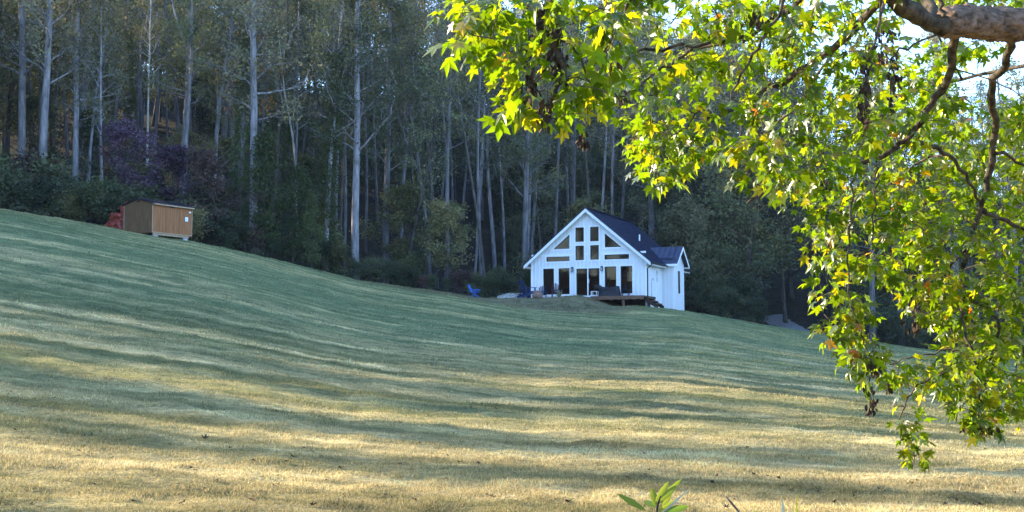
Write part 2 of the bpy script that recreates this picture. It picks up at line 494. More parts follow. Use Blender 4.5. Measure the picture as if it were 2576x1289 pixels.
def inset(poly, d):
    """grow (d>0) a convex counter clockwise loop outward"""
    out = []; k = len(poly)
    for i in range(k):
        p0 = Vector(poly[i-1]); p1 = Vector(poly[i]); p2 = Vector(poly[(i+1) % k])
        e1 = (p1-p0).normalized(); e2 = (p2-p1).normalized()
        n1 = Vector((e1.y, -e1.x)); n2 = Vector((e2.y, -e2.x))
        b = (n1+n2); b = b/(b.length_squared/2)
        out.append(tuple(p1+b*d))
    return out

def ring(mb, outer, inner, place, t0, t1):
    k = len(outer); n = len(mb.v)
    for lp, t in ((outer, t0), (inner, t0), (outer, t1), (inner, t1)):
        mb.v += [place(p[0], p[1], t) for p in lp]
    for i in range(k):
        j = (i+1) % k
        mb.f.append((n+i, n+j, n+k+j, n+k+i))
        mb.f.append((n+2*k+i, n+3*k+i, n+3*k+j, n+2*k+j))
        mb.f.append((n+i, n+2*k+i, n+2*k+j, n+j))
        mb.f.append((n+k+i, n+k+j, n+3*k+j, n+3*k+i))

def window(parent, loop, place, casing=.11, name='window', sash=.045, muntin=None, reveal=.06):
    """casing + dark sash + pane set into an opening; place's t grows inward"""
    mb = MB(); ring(mb, inset(loop, casing), inset(loop, -.004), place, -.035, .10)
    w = mb.build(name, M['trim'], parent)
    s = MB(); ring(s, inset(loop, -.004), inset(loop, -sash), place, .02, .09)
    if muntin is not None:
        z = muntin; x0 = min(p[0] for p in loop)+sash; x1 = max(p[0] for p in loop)-sash
        s.v += [place(a, b, t) for t in (.02, .09) for a, b in ((x0, z-.03), (x1, z-.03), (x1, z+.03), (x0, z+.03))]
        n = len(s.v)-8; s.f += [(n, n+1, n+2, n+3), (n+7, n+6, n+5, n+4), (n, n+4, n+5, n+1), (n+3, n+2, n+6, n+7)]
    s.build('sash', M['sash'] if muntin is None else M['trim'], w)
    g = MB(); g.poly([place(p[0], p[1], .055) for p in inset(loop, -sash)])
    g.build('pane', M['glass'], w)
    return w

def build_house():
    H = empty('white_house', HOUSE, HZ)
    tag(H, 'white board and batten cottage with a dark metal roof and a glazed gable front', 'house')
    W2 = 4.5; DEP = 10.0; EH = 2.62; PITCHR = .83; OV = .42; T = .15
    base = -1.5
    apex = EH+W2*PITCHR
    pf = lambda a, h, t: (a, t, h)                    # front wall: t inward = +y
    openings = []
    door = rect(-.93, .95, 0.0, 2.06)
    low = [rect(-3.54, -2.66, .15, 2.10), rect(-2.31, -1.42, .15, 2.10), rect(1.32, 2.22, .12, 2.13), rect(2.54, 3.44, .12, 2.13)]
    mid = [rect(-.96, -.28, 4.02, 5.10), rect(.20, .88, 4.02, 5.10), rect(-.96, -.28, 2.66, 3.74), rect(.20, .88, 2.66, 3.74)]
    tran = [rect(-3.28, -1.42, 2.62, 2.98), rect(1.31, 3.20, 2.64, 3.00)]
    tri = [[(-2.72, 3.54), (-1.42, 3.54), (-1.42, 4.62)], [(1.34, 3.54), (2.62, 3.54), (1.34, 4.60)]]
    openings = [door]+low+mid+tran+tri
    outline = [(-W2, -.32), (W2, -.32), (W2, EH), (0, apex), (-W2, EH)]
    fw = wall_with_holes(outline, openings, T, 'front_wall', M['white'], H, pf)
    MB().box(-W2+.03, W2-.03, .02, T, base, -.325).build('underdeck_shade_box', M['deck_dark'], H)  # added dark box: paints in the black shade beneath the deck
    # battens on the front wall, broken at the openings
    nb = 31
    for i in range(nb):
        x = -W2+.04+i*(2*W2-.08)/(nb-1)
        top = EH+(W2-abs(x))*PITCHR-.03
        cuts = [(3.02, 3.20)] if abs(x) > .99 or abs(x) < .15 else []
        for o in openings:
            g = inset(o, .12)
            xs = [p[0] for p in g]
            if min(xs) < x < max(xs):
                zs = []
                for k in range(len(g)):
                    a = g[k]; b = g[(k+1) % len(g)]
                    if (a[0]-x)*(b[0]-x) < 0: zs.append(a[1]+(b[1]-a[1])*(x-a[0])/(b[0]-a[0]))
                if len(zs) >= 2: cuts.append((min(zs), max(zs)))
        segs = [(-.30, top)]
        for c0, c1 in sorted(cuts):
            ns = []
            for s0, s1 in segs:
                if c1 <= s0 or c0 >= s1: ns.append((s0, s1)); continue
                if c0 > s0: ns.append((s0, c0))
                if c1 < s1: ns.append((c1, s1))
            segs = ns
        for s0, s1 in segs:
            if s1-s0 > .08: MB().box(x-.026, x+.026, -.034, .001, s0, s1).build('batten', M['trim'], fw)  # brighter than the siding, painting in contrast for missing shadow lines
    # belt boards across the front at the storey line
    for a, b in ((-W2+.02, -1.08), (-.16, .08), (1.0, W2-.02)):
        MB().box(a, b, -.03, .001, 3.04, 3.18).build('belt_board', M['trim'], fw)
    for o in low+mid+tran+tri: window(H, o, pf)
    # sliding glass door
    d = MB(); ring(d, inset(door, .10), inset(door, -.03), pf, -.04, .12); dd = d.build('sliding_door', M['trim'], H)
    for x0, x1, t in ((-.90, .035, .05), (-.015, .92, .085)):
        q = rect(x0, x1, .03, 2.03)
        s = MB(); ring(s, q, inset(q, -.075), pf, t-.02, t+.02); s.build('door_leaf', M['sash'] if x0 < -.5 else M['sash'], dd)
        g = MB(); g.poly([pf(p[0], p[1], t) for p in inset(q, -.07)]); g.build('pane', M['glass'], dd)
    MB().box(-.03, .05, -.045, .03, .03, 2.03).build('meeting_stile', M['trim'], dd)
    MB().box(.06, .09, -.02, .06, .95, 1.25).build('handle', M['trim'], dd)
    # side walls and rear
    pr = lambda a, h, t: (W2-t, a, h)                 # right wall, a = depth
    side_win = rect(2.40, 2.85, 1.02, 1.95)
    rw = wall_with_holes([(T, base), (DEP-T, base), (DEP-T, EH), (T, EH)], [side_win], T, 'right_wall', M['white'], H, pr)
    window(H, side_win, pr, muntin=1.47, casing=.06)
    y = T+.3
    while y < 3.9:
        if not 2.3 < y < 2.95: MB().box(W2-.001, W2+.032, y-.026, y+.026, base+.1, EH-.02).build('batten', M['trim'], rw)
        y += .305
    MB().box(-W2, -W2+T, T, DEP-T, base, EH).build('left_wall', M['white'], H)
    b = MB(); b.prism([(-W2, base), (W2, base), (W2, EH), (0, apex), (-W2, EH)], 'y', DEP-T, DEP); b.build('rear_wall', M['white'], H)
    for x0, x1 in ((W2-.10, W2+.025), (-W2-.025, -W2+.10)):
        MB().box(x0, x1, -.028, .10, base+.05, EH+.02).build('corner_board', M['trim'], H)
    MB().box(-W2+T, W2-T, T, DEP-T, -.25, -.01).build('floor_slab', M['room_floor'], H)
    MB().box(-W2+T, W2-T, 6.2, 6.32, -.01, 2.7).build('inner_wall', M['room_wall'], H)
    MB().box(-4.0, -3.9, .3, .9, .2, 2.2).build('curtain', M['paper'], H)
    MB().box(2.05, 2.75, 3.0, 3.04, 1.2, 1.9).build('wall_picture', M['paper'], H)
    MB().box(-2.1, -1.3, 6.12, 6.2, 0, 2.05).build('inner_door', M['deck'], H)
    MB().bar((-.9, 3.0, -.01), (1.2, 5.8, 2.9), .9, .12).build('staircase', M['room_floor'], H)
    MB().box(1.4, 3.4, 3.9, 4.5, 0, .92).build('kitchen_counter', M['room_wall'], H)
    MB().box(-3.6, -1.9, 2.4, 3.2, 0, .75).build('sofa', M['plum'], H)
    # main roof: sheathing, standing seam panels, fascia, ridge cap
    y0, y1 = -OV, DEP+OV
    ex = W2+.45
    zE = EH-.45*PITCHR+.10
    nrm = Vector((PITCHR, 0, 1)).normalized()
    roof = MB()
    for sx in (-1, 1):
        roof.v += [(0, y0, apex+.10), (0, y1, apex+.10), (sx*ex, y1, zE), (sx*ex, y0, zE), (0, y0, apex+.0), (0, y1, apex+.0), (sx*ex, y1, zE-.10), (sx*ex, y0, zE-.10)]
        n = len(roof.v)-8
        roof.f += [(n, n+1, n+2, n+3), (n+4, n+7, n+6, n+5), (n, n+3, n+7, n+4), (n+1, n+5, n+6, n+2), (n+3, n+2, n+6, n+7)]
    rf = roof.build('roof', M['trim'], H)
    npan = 12
    pw = (y1-y0+.06)/npan
    for sx in (-1, 1):
        me = None
        for i in range(npan):
            if me is None:
                mb = MB(); a = Vector((0, 0, apex+.104)); e = Vector((sx*(ex+.05), 0, zE+.104-.1-.05*PITCHR)); nn = Vector((sx*nrm.x, 0, nrm.z))
                def strip(ya, yb, h0, h1):
                    n = len(mb.v)
                    for p in (a, e):
                        for yy, h in ((ya, h0), (yb, h0), (yb, h1), (ya, h1)):
                            q = p+nn*h; mb.v.append((q.x, yy, q.z))
                    mb.f.extend([(n, n+1, n+2, n+3), (n+7, n+6, n+5, n+4), (n, n+4, n+5, n+1), (n+2, n+6, n+7, n+3), (n+1, n+5, n+6, n+2), (n+3, n+7, n+4, n)])
                strip(.003, pw-.003, .0, .022)
                for yy in (.0, pw/3, 2*pw/3):
                    strip(yy+.01, yy+.045, .024, .05)
                me = mb.mesh('roof_panel', M['metal_roof'])
            o = link('roof_panel', me, rf); o.location = (0, y0-.03+i*pw, 0)
    MB().bar((0, y0-.05, apex+.165), (0, y1+.05, apex+.165), .26, .05).build('ridge_cap', M['metal_roof'], rf)
    # rake fascia: white boards with a dark drip edge
    for sx in (-1, 1):
        for yy in (y0-.02, y1+.0):
            f = MB(); A = (0, apex+.09); B = (sx*ex, zE-.01)
            f.prism([A, B, (B[0], B[1]-.24), (A[0], A[1]-.26)], 'y', yy-.02, yy+.015); f.build('fascia', M['trim'], rf)
            f = MB(); f.prism([(0, apex+.17), (sx*(ex+.05), zE+.03), (sx*(ex+.05), zE-.04), (0, apex+.09)], 'y', yy-.05, yy-.022 if yy < 0 else yy+.04); f.build('drip_edge', M['metal_roof'], rf)
        MB().box(min(sx*(W2+.005), sx*ex), max(sx*(W2+.005), sx*ex), y0+.0, y1-.02, zE-.16, zE-.125).build('soffit', M['trim'], rf)
        if sx < 0: MB().box(-ex-.0, -ex+.02, y0, y1, zE-.2, zE-.0).build('eave_board', M['trim'], rf)
        else:
            for ya, yb in ((y0, 3.75), (6.85, y1)):
                MB().box(ex-.02, ex, ya, yb, zE-.2, zE).build('eave_board', M['trim'], rf)
    # gutters and downspouts on the right eave
    for ya, yb, dy in ((y0, 3.7, -.02), (6.95, y1, 6.98)):
        g = MB(); g.tube([(ex+.06, ya, zE-.06), (ex+.06, yb, zE-.06)], .06, 8); gt = g.build('gutter', M['black'], H)
        xx = W2+.06
        g = MB()
        if ya < 0: g.tube([(ex+.06, ya+.12, zE-.1), (ex+.0, ya+.12, zE-.22), (xx, .08, zE-.42), (xx, .08, base+.35)], .05, 8)
        else: g.tube([(ex+.06, yb-.2, zE-.1), (ex, yb-.2, zE-.25), (xx, DEP-.2, zE-.5), (xx, DEP-.2, base+.3)], .04, 8)
        g.build('downspout', M['black'], H)
    # bump out with its own little gable
    bx = W2+.92; by0, by1 = 3.95, 6.65; bm = (by0+by1)/2
    MB().box(W2+.001, bx, by0, by0+.1, base, EH).build('bay_front_wall', M['white'], H)
    pb = lambda a, h, t: (bx-t, a, h)
    hb = (by1-by0)/2
    bw = rect(bm-.35, bm+.35, .30, 2.02)
    bwall = wall_with_holes([(by0+.1, base), (by1, base), (by1, EH), (bm, EH+hb*PITCHR), (by0+.1, EH)], [bw], .1, 'bay_side_wall', M['white'], H, pb)
    MB().box(W2+.001, bx-.1, by1-.1, by1-.001, base, EH).build('bay_rear_wall', M['white'], H)
    MB().box(bx-.6, bx-.55, bm-.8, bm+.8, 0, 2.4).build('bay_inner_wall', M['room_wall'], H)
    window(H, bw, pb)
    for yy in (by0-.02, by1-.08): MB().box(bx-.08, bx+.022, yy, yy+.1, base+.05, EH).build('corner_board', M['trim'], H)
    x = W2+.25
    while x < bx-.1:
        MB().box(x-.02, x+.02, by0-.02, by0+.001, base+.1, EH-.1).build('batten', M['trim'], H); x += .29
    ov = .34; zr = EH+hb*PITCHR+.14; ze = EH-ov*PITCHR+.14; xo = bx+.36
    br = MB()
    for s in (-1, 1):
        n = len(br.v)
        # runs back into the main slope
        xi = W2-(zr-.1-EH)/PITCHR-.1
        br.v += [(xi, bm, zr), (xo, bm, zr), (xo, bm+s*(hb+ov), ze), (W2+.30, bm+s*(hb+ov), ze), (xi, bm, zr-.08), (xo, bm, zr-.08), (xo, bm+s*(hb+ov), ze-.08), (W2+.30, bm+s*(hb+ov), ze-.08)]
        br.f += [(n, n+1, n+2, n+3), (n+4, n+7, n+6, n+5), (n, n+4, n+5, n+1), (n+1, n+5, n+6, n+2), (n+2, n+6, n+7, n+3), (n+3, n+7, n+4, n)]
    bro = br.build('bay_roof', M['metal_roof'], H)
    for s in (-1, 1):
        for i in range(6):
            xx = W2-.9+i*.42
            k0 = max(0.0, (W2+.30-xx)/(W2+.30-xi)) if xx < W2+.30 else 0
            a = Vector((xx, bm, zr+.02)); e = Vector((xx, bm+s*(hb+ov), ze+.02)); e = e.lerp(a, k0)
            if (e-a).length > .3: MB().bar(a, e, .05, .035).build('seam', M['metal_roof'], bro)
        f = MB(); f.prism([(bm, zr-.02), (bm+s*(hb+ov), ze-.02), (bm+s*(hb+ov), ze-.22), (bm, zr-.24)], 'x', xo-.0, xo+.03); f.build('fascia', M['trim'], bro)
        MB().box(W2+.3, xo, min(bm+s*(hb+ov), bm+s*hb), max(bm+s*(hb+ov), bm+s*hb), ze-.14, ze-.10).build('soffit', M['trim'], bro)
        MB().box(W2+.34, xo, min(bm+s*(hb+ov), bm+s*(hb+ov+.02)), max(bm+s*(hb+ov), bm+s*(hb+ov+.02)), ze-.2, ze-.02).build('eave_board', M['trim'], bro)
    MB().bar((W2-.4, bm-(hb+ov)+.45, ze+.45), (W2+1.0, bm-(hb+ov)+.45, ze+.45), .05, .06).build('snow_guard', M['metal_roof'], bro)
    # vent pipe, conduit, outlet, siding pipe
    xv = 2.55; zv = apex-xv*PITCHR
    MB().tube([(xv, 4.6, zv+.05), (xv, 4.6, zv+.62)], .055, 10).build('vent_pipe', M['trim'], H)
    MB().tube([(W2+.03, 1.15, base+.4), (W2+.03, 1.15, 1.0), (W2+.03, 1.25, 1.22), (W2+.03, 1.5, 1.28), (W2+.03, 1.75, 1.12)], .022, 6).build('conduit', M['concrete'], H)
    MB().box(W2-.75, W2-.62, -.05, -.001, .20, .38).build('outlet_cover', M['trim'], H)
    return H

def build_lantern(x):
    a = HOUSE+Vector((HW.x*x, HW.y*x, 1.83)); a.x -= HD.x*.0; a.y -= HD.y*.0
    o = empty('wall_lantern', a, HZ)
    MB().box(-.05, .05, -.05, -.001, .05, .34).build('back_plate', M['black'], o)
    f = MB()
    for sx in (-1, 1):
        for sy in (-.06, -.20): f.box(sx*.07-.008, sx*.07+.008, sy-.008, sy+.008, .0, .26)
    f.box(-.085, .085, -.215, -.045, -.02, 0); f.box(-.095, .095, -.225, -.04, .26, .28)
    f.prism([(-.06, .28), (.06, .28), (0, .36)], 'y', -.18, -.08); f.bar((0, -.04, .32), (0, -.13, .37), .015, .015)
    f.build('cage', M['black'], o)
    g = MB(); g.lathe([(.03, 0), (.03, .2)], 8, (0, -.13, .02)); g.build('lamp_glass', M['paper'], o)
    return o

def build_deck():
    o = empty('timber_deck', HOUSE, HZ)
    tag(o, 'low brown timber deck with dark steps at the front right of the white house', 'deck')
    top = -.14; x0, x1, ya, yb = 1.0, 4.9, -2.2, -.06
    n = 15; w = (yb-ya)/n
    me = None
    for i in range(n):
        if me is None: me = MB().box(x0, x1, .004, w-.006, -.035, 0).mesh('deck_board', M['deck'])
        b = link('deck_board', me, o); b.location = (0, ya+i*w, top)
    MB().box(x0, x1, ya-.045, ya-.002, top-.26, top-.0).build('rim_board', M['deck'], o)
    MB().box(x1+.002, x1+.045, ya-.045, yb, top-.26, top).build('rim_board', M['deck'], o)
    j = MB()
    for i in range(8): j.box(x0+.1+i*.58, x0+.14+i*.58, ya, yb, top-.22, top-.04)
    j.build('joists', M['deck_dark'], o)
    for xx in (3.45, 1.6):
        for yy in (ya+.02,):
            MB().box(xx-.07, xx+.07, yy, yy+.14, -1.6, top-.26).build('post', M['deck'], o)
    MB().box(4.75, 4.88, -.4, -.27, -1.6, top-.26).build('post', M['deck'], o)
    # steps going down on the right
    s = empty('steps', (0, 0, 0)); 
    bpy.data.objects.remove(s)
    for i in range(3):
        MB().box(4.95+i*.30, 5.25+i*.30, ya+.25, -.55, top-.20-.2*i, top-.15-.2*i).build('step_tread', M['deck'], o)
    for yy in (ya+.2, -.55):
        f = MB(); f.prism([(4.95, top-.05), (5.95, top-.72), (5.95, top-.98), (4.95, top-.40)], 'y', yy, yy+.05); f.build('stringer', M['deck_dark'], o)
    return o

def adirondack(mats, wheels=False):
    """fan backed garden chair, faces -y; origin on the ground"""
    o = empty('garden_chair')
    m = mats
    for i in range(5):
        x = -.22+i*.11
        s = MB(); a = Vector((x*.8, .22, .30)); h = .98-.05*abs(i-2)**1.5; e = Vector((x*1.15, .22+.34, h+.06))
        s.bar(a, e, .085, .022); s.build('back_slat', m, o)
    for i in range(5):
        y = -.28+i*.115; z = .38-.03*i
        MB().box(-.27, .27, y, y+.09, z-.02, z).build('seat_slat', m, o)
    for sx in (-1, 1):
        l = MB(); l.bar((sx*.29, -.30, 0), (sx*.29, -.30, .56), .03, .09, (0, 1, 0)); l.build('leg', m, o)
        l = MB(); l.bar((sx*.26, -.33, .34), (sx*.26, .62, .03), .028, .12); l.build('leg', m, o)
        a = MB(); a.box(sx*.32-.065, sx*.32+.065, -.38, .42, .56, .585); a.build('armrest', m, o)
        l = MB(); l.bar((sx*.29, .36, .10), (sx*.29, .36, .56), .03, .06, (0, 1, 0)); l.build('arm_support', m, o)
    MB().box(-.30, .30, .335, .365, .50, .57).build('back_rail', m, o)
    return o

def hp(x, y, z=0):
    """a point in the house's own axes -> place"""
    return Vector((HOUSE.x+HW.x*x+HD.x*y, HOUSE.y+HW.y*x+HD.y*y, HOUSE.z+z))
def ground_at(p, dz=0): return Vector((p.x, p.y, TZ(p.x, p.y)+dz))

def build_yard():
    for x, l in ((-1.19, 'black wall lantern left of the sliding glass door'), (1.13, 'black wall lantern right of the sliding glass door')):
        tag(build_lantern(x), l, 'lantern', 'lanterns beside the sliding door')
    build_deck()
    # dark blue fan back chair standing side on at the left corner
    c = adirondack(M['navy']); tag(c, 'tall dark blue slatted garden chair at the left front corner of the house', 'chair')
    c.location = ground_at(hp(-4.05, -1.75), .0); c.rotation_euler = (0, 0, HZ+R(150)); c.scale = (1.25, 1.25, 1.3)
    c = adirondack(M['plum']); tag(c, 'plum coloured low chair between the clay pot and the spiky plant', 'chair')
    c.location = ground_at(hp(-2.0, -1.3)); c.rotation_euler = (0, 0, HZ+R(195))
    c = adirondack(M['navy']); tag(c, 'dark low chair just behind the tan clay pot', 'chair')
    c.location = ground_at(hp(-3.15, -1.1)); c.rotation_euler = (0, 0, HZ+R(-160)); c.scale = (.9, .9, .85)
    # blue plastic chair by the fire ring
    q = at(1196, 727, 92)
    c = empty('garden_chair', ground_at(Vector((q.x, q.y, 0)), .0), R(75))
    tag(c, 'bright blue folding chair left of the stone fire ring at the wood edge', 'chair')
    s = MB(); s.prism([(.28, .42), (.34, .42), (.56, 1.0), (.50, 1.0)], 'x', -.24, .24); s.build('backrest', M['blue'], c)
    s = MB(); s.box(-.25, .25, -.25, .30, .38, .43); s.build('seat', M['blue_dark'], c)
    for sx in (-1, 1):
        MB().bar((sx*.27, -.30, 0), (sx*.27, .45, .78), .03, .04).build('leg', M['blue'], c)
        MB().bar((sx*.27, .38, 0), (sx*.27, -.25, .60), .03, .04).build('leg', M['blue'], c)
        MB().box(sx*.29-.035, sx*.29+.035, -.34, .40, .60, .635).build('armrest', M['blue'], c)
    # stone fire ring with sticks laid on it
    q = at(1287, 733, 92); g = ground_at(Vector((q.x, q.y, 0)))
    f = empty('fire_ring', g); tag(f, 'low ring of pale stones with dry branches laid across, on the grass bank', 'fire pit')
    rnd = random.Random(5); me = None
    ico = []
    for i in range(20):
        a = 2*math.pi*i/20; mb = MB()
        w, h, d = .20+rnd.random()*.06, .13+rnd.random()*.07, .15
        n = 0; prof = [(.0, -.04), (.9, -.02), (1.0, .5), (.8, .92), (.3, 1.0)]
        mb.lathe([(p[0]*.5+.01, p[1]) for p in prof], 7)
        mb.v = [((v[0]*w*2)*(1+rnd.uniform(-.1, .1)), v[1]*d*2*(1+rnd.uniform(-.1, .1)), v[2]*h*1.5) for v in mb.v]
        s = mb.build('stone', M['stone'], f); s.location = (math.cos(a)*.95, math.sin(a)*.7, 0); s.rotation_euler = (0, 0, a+math.pi/2)
    for i in range(9):
        a = rnd.uniform(0, math.pi); L = rnd.uniform(.6, 1.1); h = rnd.uniform(.22, .40)
        mb = MB(); c0 = Vector((rnd.uniform(-.5, .5), rnd.uniform(-.3, .3), h)); dv = Vector((math.cos(a), math.sin(a)*.5, rnd.uniform(-.15, .25)))*L*.5
        mb.tube([c0-dv, c0+Vector((0, 0, .05)), c0+dv], [.03, .025, .012], 5); mb.build('stick', M['bark_white'], f)
    # squat tan clay fire pot
    g = ground_at(hp(-2.95, -2.6)); c = empty('clay_fire_pot', g, 0)
    tag(c, 'squat tan clay pot with a rounded lid, standing in front of the left windows', 'pot')
    MB().lathe([(.26, 0), (.36, .06), (.41, .22), (.38, .36), (.30, .42)], 18).build('bowl', M['clay'], c, True)
    MB().lathe([(.32, .42), (.31, .46), (.24, .54), (.10, .58), (.06, .60)], 18).build('lid', M['clay'], c, True)
    # spiky plant
    g = ground_at(hp(-1.35, -2.3)); c = empty('yucca_plant', g)
    tag(c, 'spiky yucca plant in front of the house, left of the sliding door', 'plant')
    rnd = random.Random(3)
    for i in range(26):
        a = rnd.uniform(0, 6.28); el = rnd.uniform(.35, 1.45); L = rnd.uniform(.5, .78); w = .028
        d = Vector((math.cos(a)*math.cos(el), math.sin(a)*math.cos(el), math.sin(el))); sd = Vector((-math.sin(a), math.cos(a), 0))*w
        mid = d*L*.55; tip = d*L+Vector((0, 0, -.10*(1.5-el)))
        mb = MB(); b0 = d*.03; up = Vector((0, 0, .006))
        mb.v = [tuple(x) for x in (b0-sd, b0+sd, mid+sd, mid-sd, tip, b0+up*2, mid+up*2)]
        mb.f = [(0, 5, 6, 3), (5, 1, 2, 6), (3, 6, 4), (6, 2, 4), (0, 3, 2, 1), (3, 4, 2)]
        mb.build('leaf', M['spiky'], c)
    # things on the deck
    D = -.14
    t = empty('side_table', hp(1.02, -1.35, D), HZ); tag(t, 'small white side table on the left end of the deck', 'table')
    MB().box(-.24, .24, -.2, .2, .36, .40).build('table_top', M['trim'], t)
    for sx in (-1, 1):
        for sy in (-1, 1): MB().box(sx*.21-.022, sx*.21+.022, sy*.17-.022, sy*.17+.022, 0, .36).build('leg', M['trim'], t)
    MB().box(-.2, .2, -.17, .17, .10, .125).build('shelf', M['trim'], t)
    k = empty('kettle_grill', hp(1.02, -.62, D), HZ); tag(k, 'round dark kettle grill between the white table and the sliding door', 'grill')
    MB().lathe([(.05, .45), (.22, .50), (.29, .62), (.30, .70)], 18).build('bowl', M['cover'], k, True)
    MB().lathe([(.305, .70), (.28, .80), (.18, .88), (.04, .91)], 18).build('lid', M['cover'], k, True)
    for i in range(3):
        a = i*2.094+.4; MB().bar((math.cos(a)*.12, math.sin(a)*.12, .5), (math.cos(a)*.27, math.sin(a)*.27, 0), .025, .025).build('leg', M['black'], k)
    # covered furniture
    c = empty('covered_grill', hp(2.15, -1.35, D), HZ); tag(c, 'wide gas grill under a drooping black cover in front of the right windows', 'grill')
    nx, nz = 32, 9; V = []; F = []
    for j in range(nz):
        for i in range(nx):
            a = 2*math.pi*i/nx; ca, sa = math.cos(a), math.sin(a)
            e = .35
            ux = math.copysign(abs(ca)**e, ca); uy = math.copysign(abs(sa)**e, sa)
            t = j/(nz-1); w = .70+.10*(1-t)+.02*math.sin(a*9)*(1-t); d = .28+.07*(1-t)+.02*math.sin(a*7+1)*(1-t)
            sag = .09*(1-abs(ux)**2)*t
            V.append((ux*w, uy*d, t*.74-sag))
        if j: 
            for i in range(nx): F.append(((j-1)*nx+i, (j-1)*nx+(i+1) % nx, j*nx+(i+1) % nx, j*nx+i))
    mb = MB(); mb.v = V; mb.f = F
    mb.v.append((0, 0, .66)); n = len(mb.v)-1
    mb.f += [((nz-1)*nx+i, (nz-1)*nx+(i+1) % nx, n) for i in range(nx)]
    mb.build('cover', M['cover'], c, True)
    for i in range(7):
        x0 = -.6+i*.2; mb = MB(); mb.tube([(x0-.1, -.355, .55-.03*abs(i-3)), (x0, -.368, .50-.04*abs(i-3)), (x0+.1, -.355, .55-.03*abs(i-3))], .012, 5); mb.build('fold', M['cover'], c, True)
    for sx in (-1, 1):
        for sy in (-1, 1): MB().box(sx*.6-.02, sx*.6+.02, sy*.2-.02, sy*.2+.02, 0, .1).build('leg', M['black'], c)
    c = adirondack(M['cover']); tag(c, 'black chair at the right end of the deck, right of the covered grill', 'chair')
    c.location = hp(3.2, -.85, D); c.rotation_euler = (0, 0, HZ+R(190)); c.scale = (.85, .85, .85)

